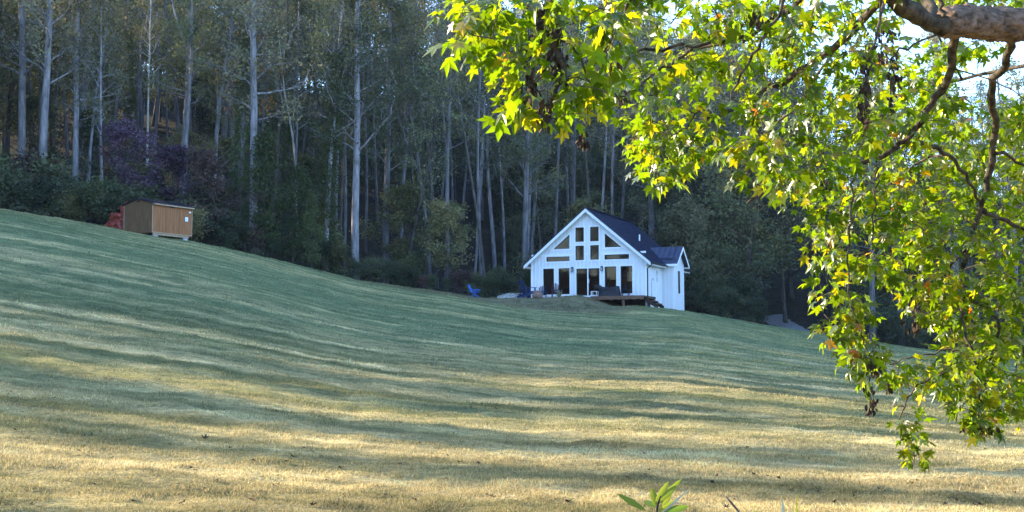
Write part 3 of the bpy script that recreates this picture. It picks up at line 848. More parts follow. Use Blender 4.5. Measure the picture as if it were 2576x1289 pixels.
def build_shed():
    c0 = at(382, 585, 84); ang = R(57)
    # right face runs away at 57 degrees from the view's lateral
    S = empty('wooden_shed', c0, ang)
    tag(S, 'small brown plywood shed on concrete blocks at the wood edge', 'shed')
    L = 3.58; Wd = 2.9; Hh = 2.02        # x: along the right face; y: along the left face (away)
    y1 = Wd; rise = .36
    # walls: grooved panels (each sheet a part)
    ns = 3
    for i in range(ns):
        a = i*L/ns; b = a+L/ns-.004
        p = MB().box(a+.03, b, .0, .03, 0, Hh).build('siding_panel', M['ply'], S)
        g = MB()
        for k in range(6): g.box(a+.12+k*.2, a+.135+k*.2, -.006, .001, .03, Hh-.05)
        g.build('groove_strip', M['ply'], p)
    g = MB(); g.prism([(0.0, 0), (y1, 0), (y1, Hh), (y1/2, Hh+rise), (0, Hh)], 'x', 0, .03); g.build('gable_panel', M['ply_shaded'], S)
    g = MB(); g.prism([(0.0, 0), (y1, 0), (y1, Hh), (y1/2, Hh+rise), (0, Hh)], 'x', L-.03, L); g.build('gable_panel', M['ply_shaded'], S)
    MB().box(.03, L-.03, y1-.03, y1, 0, Hh).build('siding_panel', M['ply_shaded'], S)
    MB().box(.0, L, .031, y1-.031, -.02, .02).build('floor_deck', M['ply_shaded'], S)
    # trim
    MB().box(-.012, .045, -.02, .0, 0, Hh).build('corner_trim', M['ply_trim'], S)
    MB().box(L-.05, L+.012, -.02, .0, 0, Hh).build('corner_trim', M['ply_trim'], S)
    MB().box(-.015, -.001, y1-.05, y1+.01, 0, Hh).build('corner_trim', M['ply_trim'], S)
    MB().box(.045, L-.05, -.02, .0, 0.0, .07).build('base_trim', M['ply_trim'], S)
    MB().box(.0, L+.05, -.20, -.17, Hh-.10, Hh-.01).build('eave_trim', M['ply_trim'], S)
    # floor joists and skids
    for yy in (.25, Wd-.3): MB().box(.1, L-.1, yy, yy+.1, -.16, -.02).build('skid', M['deck_dark'], S)
    MB().box(.1, L-.25, .02, .07, -.14, -.022).build('rim_joist', M['ply_trim'], S)
    # roof in two slopes of corrugated sheets
    rf = MB(); 
    for s in (-1, 1):
        ye = y1/2+s*(y1/2+.20); ze = Hh+rise-(y1/2+.20)*rise/(y1/2)+.03; za = Hh+rise+.03
        n = len(rf.v); rf.v += [(-.15, y1/2, za), (L+.12, y1/2, za), (L+.12, ye, ze), (-.15, ye, ze), (-.15, y1/2, za+.05), (L+.12, y1/2, za+.05), (L+.12, ye, ze+.05), (-.15, ye, ze+.05)]
        rf.f += [(n+3, n+2, n+1, n), (n+4, n+5, n+6, n+7), (n, n+1, n+5, n+4), (n+1, n+2, n+6, n+5), (n+2, n+3, n+7, n+6), (n+3, n, n+4, n+7)]
    r = rf.build('roof', M['shed_roof'], S)
    for s in (-1, 1):
        ye = y1/2+s*(y1/2+.20); ze = Hh+rise-(y1/2+.20)*rise/(y1/2)+.03; za = Hh+rise+.03
        for i in range(14):
            x = -.12+i*(L+.2)/13
            MB().bar((x, y1/2, za+.062), (x, ye, ze+.062), .05, .03).build('roof_rib', M['shed_roof'], r)
    MB().bar((-.17, y1/2, Hh+rise+.10), (L+.14, y1/2, Hh+rise+.10), .22, .03).build('ridge_cap', M['shed_roof'], r)
    MB().box(1.55, 1.95, -.03, -.0, Hh-.19, Hh-.12).build('vent', M['black'], S)
    MB().box(-.03, -.001, y1/2-.22, y1/2+.12, Hh+.16, Hh+.25).build('vent', M['black'], S)
    p = MB().box(2.92, 3.20, -.016, -.001, 1.02, 1.33).build('notice', M['paper'], S)
    MB().box(2.89, 3.23, -.010, .0, .99, 1.36).build('notice_board', M['black'], S)
    MB().box(3.28, 3.46, -.016, -.001, 1.64, 1.74).build('sticker', M['paper'], S)
    # a small mark on the notice
    mk = MB(); mk.box(2.98, 3.14, -.0185, -.0165, 1.12, 1.135); mk.box(3.00, 3.12, -.0185, -.0165, 1.16, 1.17); mk.build('print', M['ply_shaded'], p)
    # blocks
    rot = Matrix.Rotation(ang, 3, 'Z')
    for bx, by in ((.35, .12), (L-.55, .12), (.35, Wd-.35), (L-.55, Wd-.35)):
        w = c0+rot @ Vector((bx, by, 0)); gz = TZ(w.x, w.y)-c0.z
        if gz < -.2:
            n = max(1, int(math.ceil((-.16-gz)/.2)))
            hh = (-.16-gz+.06)/n
            for k in range(n): MB().box(bx-.2, bx+.2, by-.1, by+.12, -.163-hh*(k+1), -.165-hh*k).build('concrete_block', M['concrete'], S)
    # tarp covered stack behind the left wall
    tr = c0+rot @ Vector((.25, Wd+.62, 0)); tr.z = TZ(tr.x, tr.y)
    T_ = empty('tarp_covered_stack', tr, ang)
    tag(T_, 'stack wrapped in a crumpled rust red tarp against the left end of the shed', 'tarp')
    rnd = random.Random(9)
    def lump(x0, x1, ya, yb, z0, z1, seed, amp):
        nu, nv = 40, 12; V = []; F = []
        for j in range(nv):
            t = j/(nv-1)
            for i in range(nu):
                a = 2*math.pi*i/nu; ca, sa = math.cos(a), math.sin(a); e = .62
                ux = math.copysign(abs(ca)**e, ca); uy = math.copysign(abs(sa)**e, sa)
                k = (1 if t < .8 else 1-.5*((t-.8)/.2)**1.5)
                fold = amp*(math.sin(a*11+seed+t*3)+.6*math.sin(a*19+t*5+seed*2))*(1-.3*t)
                belly = 1+.06*math.sin(t*6+seed)
                nz = mnoise.noise(Vector((ca*1.6+seed, sa*1.6, t*2.2+seed)))*.22+mnoise.noise(Vector((ca*4+seed, sa*4, t*5)))*.09
                belly += nz
                V.append(((x0+x1)/2+ux*(x1-x0)/2*k*belly+fold, (ya+yb)/2+uy*(yb-ya)/2*k*belly+fold, z0+(z1-z0)*t+t*(.10*math.sin(a*2+seed)+.05*math.sin(a*5+seed))))
            if j:
                for i in range(nu): F.append(((j-1)*nu+i, (j-1)*nu+(i+1) % nu, j*nu+(i+1) % nu, j*nu+i))
        V.append(((x0+x1)/2, (ya+yb)/2, z1+.03)); n = len(V)-1
        F += [((nv-1)*nu+i, (nv-1)*nu+(i+1) % nu, n) for i in range(nu)]
        mb = MB(); mb.v = V; mb.f = F; return mb
    lump(-.3, 1.4, -.55, 1.75, -.25, .72, 1, .10).build('tarp_lower_layer', M['tarp'], T_, True)
    lump(-.2, 1.3, -.55, 1.35, .66, 1.18, 3, .08).build('tarp_middle_layer', M['tarp'], T_, True)
    lump(.0, 1.3, -.55, .30, 1.10, 1.95, 5, .04).build('tarp_upper_layer', M['tarp'], T_, True)

def build_road():
    pts = [(2110, 104), (2030, 106), (1985, 110), (1955, 113), (1935, 116)]
    P = []
    for u, Y in pts:
        q = at(u, 800, Y); P.append(Vector((q.x, q.y)))
    V = []; F = []
    n = 60; m = 8
    for i in range(n+1):
        t = i/n*(len(P)-1); k = min(int(t), len(P)-2); f = t-k; c = P[k].lerp(P[k+1], f); d = (P[min(k+1, len(P)-1)]-P[max(k-1, 0)]).normalized(); s = Vector((-d.y, d.x))
        for j in range(m+1):
            q = c+s*((j/m-.5)*2.5*(1+.06*math.sin(i*.7)))
            V.append((q.x, q.y, TZ(q.x, q.y)+.07+.05*math.sin(j/m*math.pi)))
        if i:
            for j in range(m):
                a = (i-1)*(m+1)+j; F.append((a, a+1, a+m+2, a+m+1))
    mb = MB(); mb.v = V; mb.f = F; o = mb.build('gravel_road', M['gravel'], None, True); tag(o, kind='structure')

build_house(); build_yard(); build_shed(); build_road()

# ------------------------------------------------------------------ woodland trees
def leaf_cloud(rng, anchors, n, spread, size, droop=0.0, flat=1.0):
    """diamond leaves scattered round anchor points"""
    A = np.asarray(anchors)[rng.integers(0, len(anchors), n)]
    P = A+rng.normal(0, 1, (n, 3))*np.array([spread, spread, spread*flat])
    d1 = rng.normal(0, 1, (n, 3)); d1[:, 2] = d1[:, 2]*.6-droop; d1 /= np.linalg.norm(d1, axis=1)[:, None]
    d2 = rng.normal(0, 1, (n, 3)); d2 -= d1*(d1*d2).sum(1)[:, None]; d2 /= np.linalg.norm(d2, axis=1)[:, None]
    s = size*rng.uniform(.55, 1.35, n)[:, None]
    V = np.stack([P-d1*s*.5, P+d2*s*.30, P+d1*s*.5, P-d2*s*.30], 1).reshape(-1, 3)
    F = np.arange(4*n).reshape(-1, 4)
    return V, F

def tree_kind(seed, H, r0, crown0, spread, nlimb, nleaf, lsize, lspread=.45, bend=.02, mat='bark_pale', ivy=0, twigs=2, elev=(.25, .9), fork=0, top_taper=.22, shape=1.0, flat=.8, dead=0):
    """meshes (trunk with limbs, crown, ivy) of one tree standing at the origin"""
    rng = np.random.default_rng(seed); rd = random.Random(seed)
    mb = MB(); anchors = []
    n = 10; tr = []; p = Vector((0, 0, -.6)); d = Vector((0, 0, 1))
    for i in range(n+1):
        tr.append(p.copy()); d = (d+Vector((rd.gauss(0, bend), rd.gauss(0, bend), 0))).normalized(); d.z = max(d.z, .5); p = p+d*(H+.6)/n
    rads = [r0*(1.35 if i == 0 else 1)*(1-(1-top_taper)*(i/n)**.9) for i in range(n+1)]
    mb.tube(tr, rads, 9)
    def tp(h):
        t = (h+.6)/(H+.6)*n; k = min(int(t), n-1); return tr[k].lerp(tr[k+1], t-k), rads[k]*(1-(t-k))+rads[k+1]*(t-k)
    if fork:
        a, ra = tp(H*fork); q = Vector((rd.uniform(-1, 1), rd.uniform(-1, 1), 0)).normalized(); pp = [a]
        for i in range(6): pp.append(pp[-1]+Vector((q.x*(.9-.13*i), q.y*(.9-.13*i), (1-fork)*H/6.5))+Vector((rd.gauss(0, .1), rd.gauss(0, .1), 0)))
        mb.tube(pp, [ra*.75*(1-.12*i) for i in range(7)], 7)
    def limb(p, d, L, r, depth, sides):
        pts = [p.copy()]; q = p.copy(); k = 4 if depth < 2 else 3
        for i in range(k):
            d = (d+Vector((rd.gauss(0, .22), rd.gauss(0, .22), rd.gauss(0, .15)+.06))).normalized()
            q = q+d*L/k; pts.append(q.copy())
            if depth >= 1: anchors.append(tuple(q))
        mb.tube(pts, [r*(1-.8*i/k) for i in range(k+1)], sides, cap=False)
        if depth < twigs:
            m = 4 if depth == 0 else 3
            for j in range(m):
                t = .3+.7*(j+rd.random())/m; a = pts[min(int(t*k), k-1)].lerp(pts[min(int(t*k)+1, k)], t*k-int(t*k) if t*k < k else 1)
                nd = (d+Vector((rd.gauss(0, .7), rd.gauss(0, .7), rd.gauss(0, .4)))).normalized()
                limb(a, nd, L*rd.uniform(.35, .6), r*.45, depth+1, 3 if depth else 4)
    for i in range(nlimb):
        f = (i+rd.random())/nlimb; h = H*(crown0+(1-crown0)*f*.99)
        a, ra = tp(h); az = i*2.4+rd.uniform(-.5, .5); el = rd.uniform(*elev)+.5*f
        L = spread*(1-.72*f**1.3)*rd.uniform(.65, 1.25) if shape == 1 else spread*math.sin(math.pi*(.25+.72*f))*rd.uniform(.7, 1.15)
        limb(a, Vector((math.cos(az)*math.cos(el), math.sin(az)*math.cos(el), math.sin(el))), L, max(.02, min(ra*.42, .02+L*.017)), 0, 5)
    trunk = mb.mesh('trunk', M[mat], True)
    crown = None
    if nleaf:
        # clumps: some anchors carry many leaves, others stay bare
        an = np.array(anchors); cc = an[rng.integers(0, len(an), max(4, len(an)//14))]; dm = np.min(np.linalg.norm(an[:, None, :]-cc[None, :, :], axis=2), axis=1)
        keep = an[(dm < 1.0+.4*rng.random(len(an)))] if nleaf < 7000 else an[rng.random(len(an)) < .6]
        V, F = leaf_cloud(rng, keep, nleaf, lspread, lsize, .25, flat)
        crown = np_mesh('crown', V, F, M['leaf_green'])
    iv = None
    if ivy:
        hs = rng.uniform(0, 1, ivy)**1.1*H*.72; P = []
        for h in hs:
            a, ra = tp(h); q = rng.uniform(0, 6.28); rr = ra+.15+abs(rng.normal(0, .28))*(1.2-h/H); P.append((a.x+math.cos(q)*rr, a.y+math.sin(q)*rr, h))
        V, F = leaf_cloud(rng, P, ivy*5, .16, lsize*.85, .5)
        iv = np_mesh('ivy', V, F, M['leaf_ivy'])
    return dict(trunk=trunk, crown=crown, ivy=iv, H=H, r0=r0)

K = {}
CN = {'leaf_olive': 'olive', 'leaf_green': 'mid green', 'leaf_dark': 'dark green', 'leaf_yellow': 'yellowish', 'leaf_rust': 'rust brown', 'leaf_brownred': 'brownish red', 'leaf_ivy': 'bright green'}
def build_kinds():
    K['tall'] = [tree_kind(11+i, 29, .35, .34, 3.9, 30, 6000, .25, .38, mat='bark_pale', top_taper=.4) for i in range(3)]
    K['slim'] = [tree_kind(31+i, 27, .21, .38, 3.0, 24, 3600, .24, .36, .03, mat='bark_grey', fork=(.35, 0, .5)[i]) for i in range(3)]
    K['bare'] = [tree_kind(41+i, 26, .17, .5, 2.6, 22, 700, .22, .4, .022, mat='bark_pale', top_taper=.35) for i in range(2)]
    K['ivy'] = [tree_kind(51+i, 26, .25, .45, 3.6, 22, 3200, .24, .45, mat='bark_grey', ivy=1500) for i in range(2)]
    K['under'] = [tree_kind(61+i, 10, .11, .16, 3.6, 20, 5600, .29, .42, .06, mat='bark_dark', shape=2, flat=.55) for i in range(3)]
    K['broad'] = [tree_kind(71+i, 16, .28, .10, 6.6, 34, 15000, .32, .55, .04, mat='bark_dark', shape=2, flat=.6) for i in range(2)]
    K['shrub'] = [tree_kind(81+i, 2.8, .05, .03, 2.2, 16, 3200, .23, .30, .1, mat='bark_dark', shape=2, twigs=1, elev=(.1, 1.1)) for i in range(3)]
    K['snag'] = [tree_kind(91, 17, .13, .42, 4.0, 9, 120, .2, .3, .07, mat='bark_white', twigs=1, elev=(.5, 1.2))]
    K['column'] = [tree_kind(95+i, 9, .08, .05, 1.5, 26, 4600, .23, .35, .05, mat='bark_dark', shape=2, elev=(.2, 1.0)) for i in range(2)]
    K['tilt'] = [tree_kind(97, 18, .16, .4, 3.0, 16, 1500, .22, .4, .04, mat='bark_dark')]

def put(kind, idx, x, y, scale, rz, crown_mat, label, cat, group, name='forest_tree', tilt=(0, 0), sz=1.0, z=None, trunk_mat=None):
    k = K[kind][idx % len(K[kind])]
    o = empty(name, (x, y, TZ(x, y) if z is None else z), rz)
    o.rotation_euler = (tilt[0], tilt[1], rz); o.scale = (scale, scale, scale*sz)
    tag(o, label, cat, group)
    t = link('trunk', k['trunk'], o)
    if trunk_mat:
        t.material_slots[0].link = 'OBJECT'; t.material_slots[0].material = M[trunk_mat]
    if k['crown']:
        c = link('crown', k['crown'], o)
        c.material_slots[0].link = 'OBJECT'; c.material_slots[0].material = M[crown_mat]
    if k['ivy']: link('ivy', k['ivy'], o)
    return o

# trees that stand out: u of the base, distance, kind, scale, tilt towards the right, crown, label
FEATURE = [
    (636, 93.5, 'tall', 0, 1.02, .010, 'leaf_olive', 'bark_pale', 'tall pale straight trunk just right of the wooden shed'),
    (893, 97.0, 'tall', 1, .98, .030, 'leaf_green', 'bark_pale', 'palest thick trunk midway between shed and white house, leaning slightly right'),
    (968, 104, 'tall', 2, .92, .022, 'leaf_green', 'bark_grey', 'tall grey trunk next right of the palest thick trunk'),
    (818, 96.0, 'ivy', 0, .95, .004, 'leaf_green', 'bark_pale', 'leafy ivy grown trunk left of the palest thick trunk'),
    (532, 106, 'slim', 0, 1.15, .0, 'leaf_green', 'bark_pale', 'slim grey trunk rising behind the right end of the wooden shed'),
    (52, 97, 'tall', 1, 1.05, -.01, 'leaf_olive', 'bark_pale', 'thick pale trunk nearest the left border of the woods'),
    (96, 92, 'tall', 2, 1.0, .02, 'leaf_olive', 'bark_pale', 'forked looking pale trunk second from the left border of the woods'),
    (183, 94, 'tall', 0, .80, .01, 'leaf_olive', 'bark_pale', 'pale trunk above the low dark bushes left of the red tarp'),
    (205, 96, 'slim', 1, .8, .06, 'leaf_olive', 'bark_pale', 'thin trunk crossing the foot of the pale trunk left of the shed'),
    (578, 112, 'tall', 2, .95, .0, 'leaf_green', 'bark_grey', 'grey trunk high in the woods left of the tall trunk beside the shed'),
    (470, 115, 'tall', 1, .8, .0, 'leaf_green', 'bark_grey', 'grey trunk high above the wooden shed roof'),
    (446, 118, 'slim', 2, 1.2, .0, 'leaf_green', 'bark_grey', 'narrow grey trunk paired with another high above the shed'),
    (866, 103, 'bare', 0, 1.0, .006, 'leaf_green', 'bark_grey', 'thin dark trunk tight left of the palest thick trunk'),
    (1124, 100, 'slim', 0, 1.1, .005, 'leaf_green', 'bark_grey', 'grey trunk behind the small yellowish tree left of the house'),
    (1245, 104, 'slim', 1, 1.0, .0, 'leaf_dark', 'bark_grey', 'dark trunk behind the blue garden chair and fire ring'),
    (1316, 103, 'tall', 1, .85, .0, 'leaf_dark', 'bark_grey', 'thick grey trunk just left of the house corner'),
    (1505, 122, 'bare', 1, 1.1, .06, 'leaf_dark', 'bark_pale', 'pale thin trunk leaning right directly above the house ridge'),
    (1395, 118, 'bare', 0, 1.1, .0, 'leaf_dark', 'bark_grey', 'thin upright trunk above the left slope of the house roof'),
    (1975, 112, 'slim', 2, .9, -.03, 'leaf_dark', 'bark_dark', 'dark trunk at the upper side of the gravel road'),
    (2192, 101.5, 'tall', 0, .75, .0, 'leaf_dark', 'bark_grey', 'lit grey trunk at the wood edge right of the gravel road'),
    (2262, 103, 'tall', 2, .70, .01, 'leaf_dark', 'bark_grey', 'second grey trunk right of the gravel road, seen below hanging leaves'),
]
def build_woods():
    build_kinds()
    rd = random.Random(77)
    taken = []
    def ok(x, y, dmin):
        for a, b, d in taken:
            if (a-x)**2+(b-y)**2 < max(dmin, d)**2: return False
        return True
    def near_house(x, y, m=0):
        lx, ly = house_local(x, y); return -6.5-m < lx < 9.0+m and -12 < ly < 14+m
    def near_shed(x, y):
        s = at(400, 590, 86); return math.hypot(x-s.x, y-s.y) < 5.5
    RD = [at(u, 800, Y) for u, Y in ((2110, 104), (2030, 106), (1985, 110), (1945, 116), (1915, 124), (1890, 133))]
    def near_road(x, y, m=2.6): return any(math.hypot(q.x-x, q.y-y) < m+1.2 for q in RD)
    for (u, Y, kind, i, sc, tilt, cm, tm, lab) in FEATURE:
        q = at(u, 700, Y); x = q.x
        put(kind, i, x, Y, sc, rd.uniform(0, 6.28) if tilt == 0 else 0, cm, lab, 'tree', 'tall trees of the hillside woods', tilt=(0, tilt), trunk_mat=tm)
        taken.append((x, Y, 1.6))
    # single odd plants
    def one(kind, i, u, Y, sc, cm, lab, cat='tree', tilt=0, sz=1, name='forest_tree', zoff=0, tm=None):
        q = at(u, 700, Y); o = put(kind, i, q.x, Y, sc, rd.uniform(0, 6), cm, lab, cat, None, name, (0, tilt), sz, trunk_mat=tm); o.location.z += zoff
        taken.append((q.x, Y, 2.0)); return o
    one('under', 0, 335, 91.5, .74, 'leaf_maroon', 'purple leaved small tree right behind the shed roof', sz=.95, zoff=1.0)
    one('under', 1, 425, 92.5, .66, 'leaf_maroon', 'lower purple leaved sapling behind the right half of the shed', sz=.9, zoff=1.0)
    one('under', 2, 548, 92, .72, 'leaf_brownred', 'brownish red leaved small tree right of the shed')
    one('snag', 0, 742, 104, 1.05, 'leaf_green', 'dead white crooked trunk high between shed and house', tilt=.05, zoff=2.0)
    one('bare', 1, 364, 100, .7, 'leaf_olive', 'very thin whitish stem above the purple tree', tm='bark_white', zoff=2)
    one('tilt', 0, 1010, 101, 1.0, 'leaf_green', 'dark trunk leaning right, crossing behind the grey trunks', tilt=.20)
    one('tilt', 0, 1385, 108, .8, 'leaf_dark', 'dark leaning trunk behind the left roof edge', tilt=-.15)
    for i, (u, h, lab) in enumerate(((672, 1.05, 'bright green vine column right of the tall pale trunk'), (735, .8, 'vine covered stump like column, second right of the tall trunk'), (785, .62, 'short vine covered bush at the wood edge left of the ivy grown trunk'))):
        one('column', i, u, 93.5, h, 'leaf_ivy', lab, 'vine', name='vine_column')
    one('under', 1, 1130, 99.5, .72, 'leaf_yellow', 'yellowish green small tree left of the blue chair')
    one('under', 2, 1040, 101, .85, 'leaf_yellow', 'pale green small tree over the dark leaning trunk')
    one('broad', 0, 1870, 108, .95, 'leaf_green', 'broad dark green tree right behind the house')
    one('broad', 1, 1795, 117, 1.05, 'leaf_dark', 'very dark broad tree behind the house bump out')
    one('broad', 1, 1990, 122, 1.05, 'leaf_green', 'broad tree above the upper end of the gravel road')
    one('broad', 0, 2330, 116, .9, 'leaf_dark', 'broad dark tree at the right behind the hanging leaves')
    # hillside trees on a jittered polar grid
    kinds = ['tall', 'slim', 'bare', 'slim', 'bare', 'slim', 'ivy', 'bare', 'bare', 'tilt']
    n = 0
    for ring in range(12):
        for a in range(-26, 27):
            if n >= 300: break
            th = math.radians(a*.93+rd.uniform(-.5, .5)+(.4 if ring % 2 else 0)); 
            if rd.random() < .36: continue
            rb = float(edge_r(math.degrees(th))); r = rb+3.5+ring*8.2+rd.uniform(-3, 3)
            x, y = r*math.sin(th), r*math.cos(th)
            if near_house(x, y) or near_shed(x, y) or near_road(x, y) or not ok(x, y, 2.2): continue
            uu = 1288+FPX*x/y
            if 1720 < uu < 2100 and ring < 2: continue
            if 1900 < uu < 2080 and ring < 3: continue
            kd = rd.choice(kinds); sc = rd.uniform(.8, 1.08)*(.9 if uu > 1900 else 1)
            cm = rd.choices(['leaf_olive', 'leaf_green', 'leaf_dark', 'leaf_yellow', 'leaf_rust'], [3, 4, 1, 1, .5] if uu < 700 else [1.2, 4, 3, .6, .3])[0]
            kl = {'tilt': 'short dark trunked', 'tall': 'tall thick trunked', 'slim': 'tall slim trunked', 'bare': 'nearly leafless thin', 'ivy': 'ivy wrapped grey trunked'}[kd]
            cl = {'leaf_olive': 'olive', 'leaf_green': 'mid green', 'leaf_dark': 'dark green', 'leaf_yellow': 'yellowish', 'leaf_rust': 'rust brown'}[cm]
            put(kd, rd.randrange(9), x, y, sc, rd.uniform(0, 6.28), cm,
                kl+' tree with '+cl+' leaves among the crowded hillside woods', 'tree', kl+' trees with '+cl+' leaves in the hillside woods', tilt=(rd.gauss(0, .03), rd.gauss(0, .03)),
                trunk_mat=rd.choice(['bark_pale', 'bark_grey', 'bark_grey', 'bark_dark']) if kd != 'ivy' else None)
            taken.append((x, y, 2.0)); n += 1
    for i, (u, Y) in enumerate(((-60, 118), (10, 128), (70, 122), (-20, 140), (120, 134), (-90, 104))):
        q = at(u, 600, Y); put('broad', i, q.x, Y, rd.uniform(.7, .95), i*1.7, rd.choice(['leaf_olive', 'leaf_green']), 'broad leafy tree high behind the leftmost pale trunks', 'tree', 'broad trees at the far left of the woods')
    for i, a in enumerate(np.arange(-25, 13, 1.55)):
        r = float(edge_r(a))+rd.uniform(88, 104); x, y = r*math.sin(R(a)), r*math.cos(R(a))
        put('broad', i, x, y, rd.uniform(.95, 1.25), i*1.3, rd.choice(['leaf_olive', 'leaf_green', 'leaf_green', 'leaf_rust']), 'broad leafy tree on the crest at the very top of the woods', 'tree', 'broad trees on the crest of the hill')
    # understory
    m = 0
    for ring in range(10):
        for a in range(-25, 26):
            th = math.radians(a+rd.uniform(-.5, .5)); rb = float(edge_r(math.degrees(th))); r = rb+2.5+ring*10+rd.uniform(-2, 5)
            x, y = r*math.sin(th), r*math.cos(th)
            if near_house(x, y, 1) or near_shed(x, y) or near_road(x, y, 4) or not ok(x, y, 1.3) or rd.random() < (.48 if ring > 0 else .75): continue
            uu = 1288+FPX*x/y
            if 1900 < uu < 2080 and ring < 3: continue
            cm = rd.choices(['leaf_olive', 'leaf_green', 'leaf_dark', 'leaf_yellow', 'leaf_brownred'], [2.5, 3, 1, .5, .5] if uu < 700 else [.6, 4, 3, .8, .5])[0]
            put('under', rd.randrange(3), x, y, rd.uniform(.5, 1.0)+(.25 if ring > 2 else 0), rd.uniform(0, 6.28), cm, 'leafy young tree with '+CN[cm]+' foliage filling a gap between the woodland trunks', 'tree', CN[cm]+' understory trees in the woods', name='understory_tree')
            taken.append((x, y, 1.0)); m += 1
    # bushes along the edge
    s = 0
    for a in np.arange(-27, 26, .62):
        for row in range(2):
            th = math.radians(a+rd.uniform(-.25, .25)); rb = float(edge_r(math.degrees(th))); r = rb+1.6+row*2.6+rd.uniform(-.6, .6)
            x, y = r*math.sin(th), r*math.cos(th)
            if near_house(x, y, -.5) or near_road(x, y, 2.2): continue
            uu = 1288+FPX*x/y
            if 1915 < uu < 2075: continue
            ss = at(400, 590, 86)
            if math.hypot(x-ss.x, y-ss.y) < 3.6: continue
            sc = rd.uniform(.4, .95)+(.35 if row else 0)
            if 560 < uu < 1340 and row and rd.random() < .6: continue
            if 560 < uu < 1340: sc *= .8
            if uu > 2050: sc *= .8
            if 900 < uu < 1350: sc *= .75
            cm = rd.choices(['leaf_green', 'leaf_dark', 'leaf_ivy', 'leaf_yellow', 'leaf_brownred'], [3, 4, 1.0, .35, .5])[0]
            put('shrub', rd.randrange(3), x, y, sc, rd.uniform(0, 6.28), cm, 'low '+CN[cm]+' bush at the foot of the woods along the lawn edge', 'bush', CN[cm]+' bushes along the wood edge', name='edge_bush'); s += 1
    # woods that close the valley outside the picture: left (they shade the lawn), right and behind
    def outer(a, ring, kd, sc, lab, grp):
        th = math.radians(a); rb = float(edge_r(a)); r = rb+3+ring
        x, y = r*math.sin(th), r*math.cos(th)
        put(kd, rd.randrange(9), x, y, sc, rd.uniform(0, 6.28), rd.choice(['leaf_rust', 'leaf_green', 'leaf_olive', 'leaf_yellow']), lab, 'tree', grp, name='valley_tree', tilt=(rd.gauss(0, .02), rd.gauss(0, .02)))
    for a in np.arange(-48, -27.5, 1.25):
        for ring in (0, 6, 13, 22, 32):
            outer(a+rd.uniform(-.8, .8), ring+rd.uniform(-2, 2), rd.choice(['tall', 'ivy', 'under', 'broad', 'broad']), rd.uniform(.9, 1.15), 'woodland tree on the slope left of the lawn', 'woods left of the lawn')
    for (a, ring, kd, sc) in SHADE: outer(a, ring, kd, sc, 'woodland tree on the slope left of the lawn', 'woods left of the lawn')
    for a in np.arange(30, 175, 5.0):
        for ring in (0, 14): outer(a+rd.uniform(-2, 2), ring+rd.uniform(-3, 3), rd.choice(['tall', 'broad', 'slim']), rd.uniform(.8, 1.05), 'woodland tree across the valley', 'woods across the valley')
    for a in np.arange(-178, -110, 5.0):
        for ring in (0, 14): outer(a+rd.uniform(-2, 2), ring+rd.uniform(-3, 3), rd.choice(['tall', 'broad', 'slim']), rd.uniform(.8, 1.05), 'woodland tree across the valley', 'woods across the valley')
    print('WOODS', n, m, s)
rsh = random.Random(4)
SHADE = []
for a in np.arange(-106, -48, 2.4):
    for ring in (0, 9, 20):
        if rsh.random() < (.10 if a > -56 else .30 if a > -72 else .42): continue
        SHADE.append((a+rsh.uniform(-1, 1), ring+rsh.uniform(-2, 3), rsh.choice(['tall', 'slim', 'ivy', 'slim']), rsh.uniform(.75, .95)))
build_woods()

# ------------------------------------------------------------------ the sweetgum tree hanging into the picture
def star_leaf(seed, n_lobe=5):
    """flat five lobed leaf, base at origin, tip towards +y, about 1 wide; slightly cupped"""
    rd = random.Random(seed)
    tips = [(-118, .52), (-58, .80), (0, 1.0), (58, .80), (118, .52)]
    pts = [(0, -.02)]
    c = (0, .22)
    for i, (a, L) in enumerate(tips):
        L = L*rd.uniform(.88, 1.1)*.62; a = R(a+rd.uniform(-5, 5)); w = .115
        d = (math.sin(a), math.cos(a)); s = (math.cos(a), -math.sin(a))
        for k, (f, q) in enumerate(((.50, -1.0), (1.0, 0), (.50, 1.0))):
            pts.append((c[0]+d[0]*L*f+s[0]*w*q, c[1]+d[1]*L*f+s[1]*w*q))
        if i < 4:
            a2 = R((tips[i][0]+tips[i+1][0])/2); pts.append((c[0]+math.sin(a2)*.17, c[1]+math.cos(a2)*.17))
    cup = rd.uniform(.05, .75); tw = rd.uniform(-.6, .6)
    V = [(c[0], c[1], 0)]+[(x, y, -cup*((x-c[0])**2+(y-c[1])**2)*1.6+tw*x*y*.6) for x, y in pts]
    F = [(0, i, i+1) for i in range(1, len(pts))]+[(0, len(pts), 1)]
    # petiole
    n = len(V); V += [(-.008, 0, 0), (.008, 0, 0), (.012, -.42, .10), (-.004, -.42, .10)]
    F += [(n, n+3, n+2), (n, n+2, n+1)]
    return np.array(V), F

LEAVES = [star_leaf(100+i) for i in range(14)]

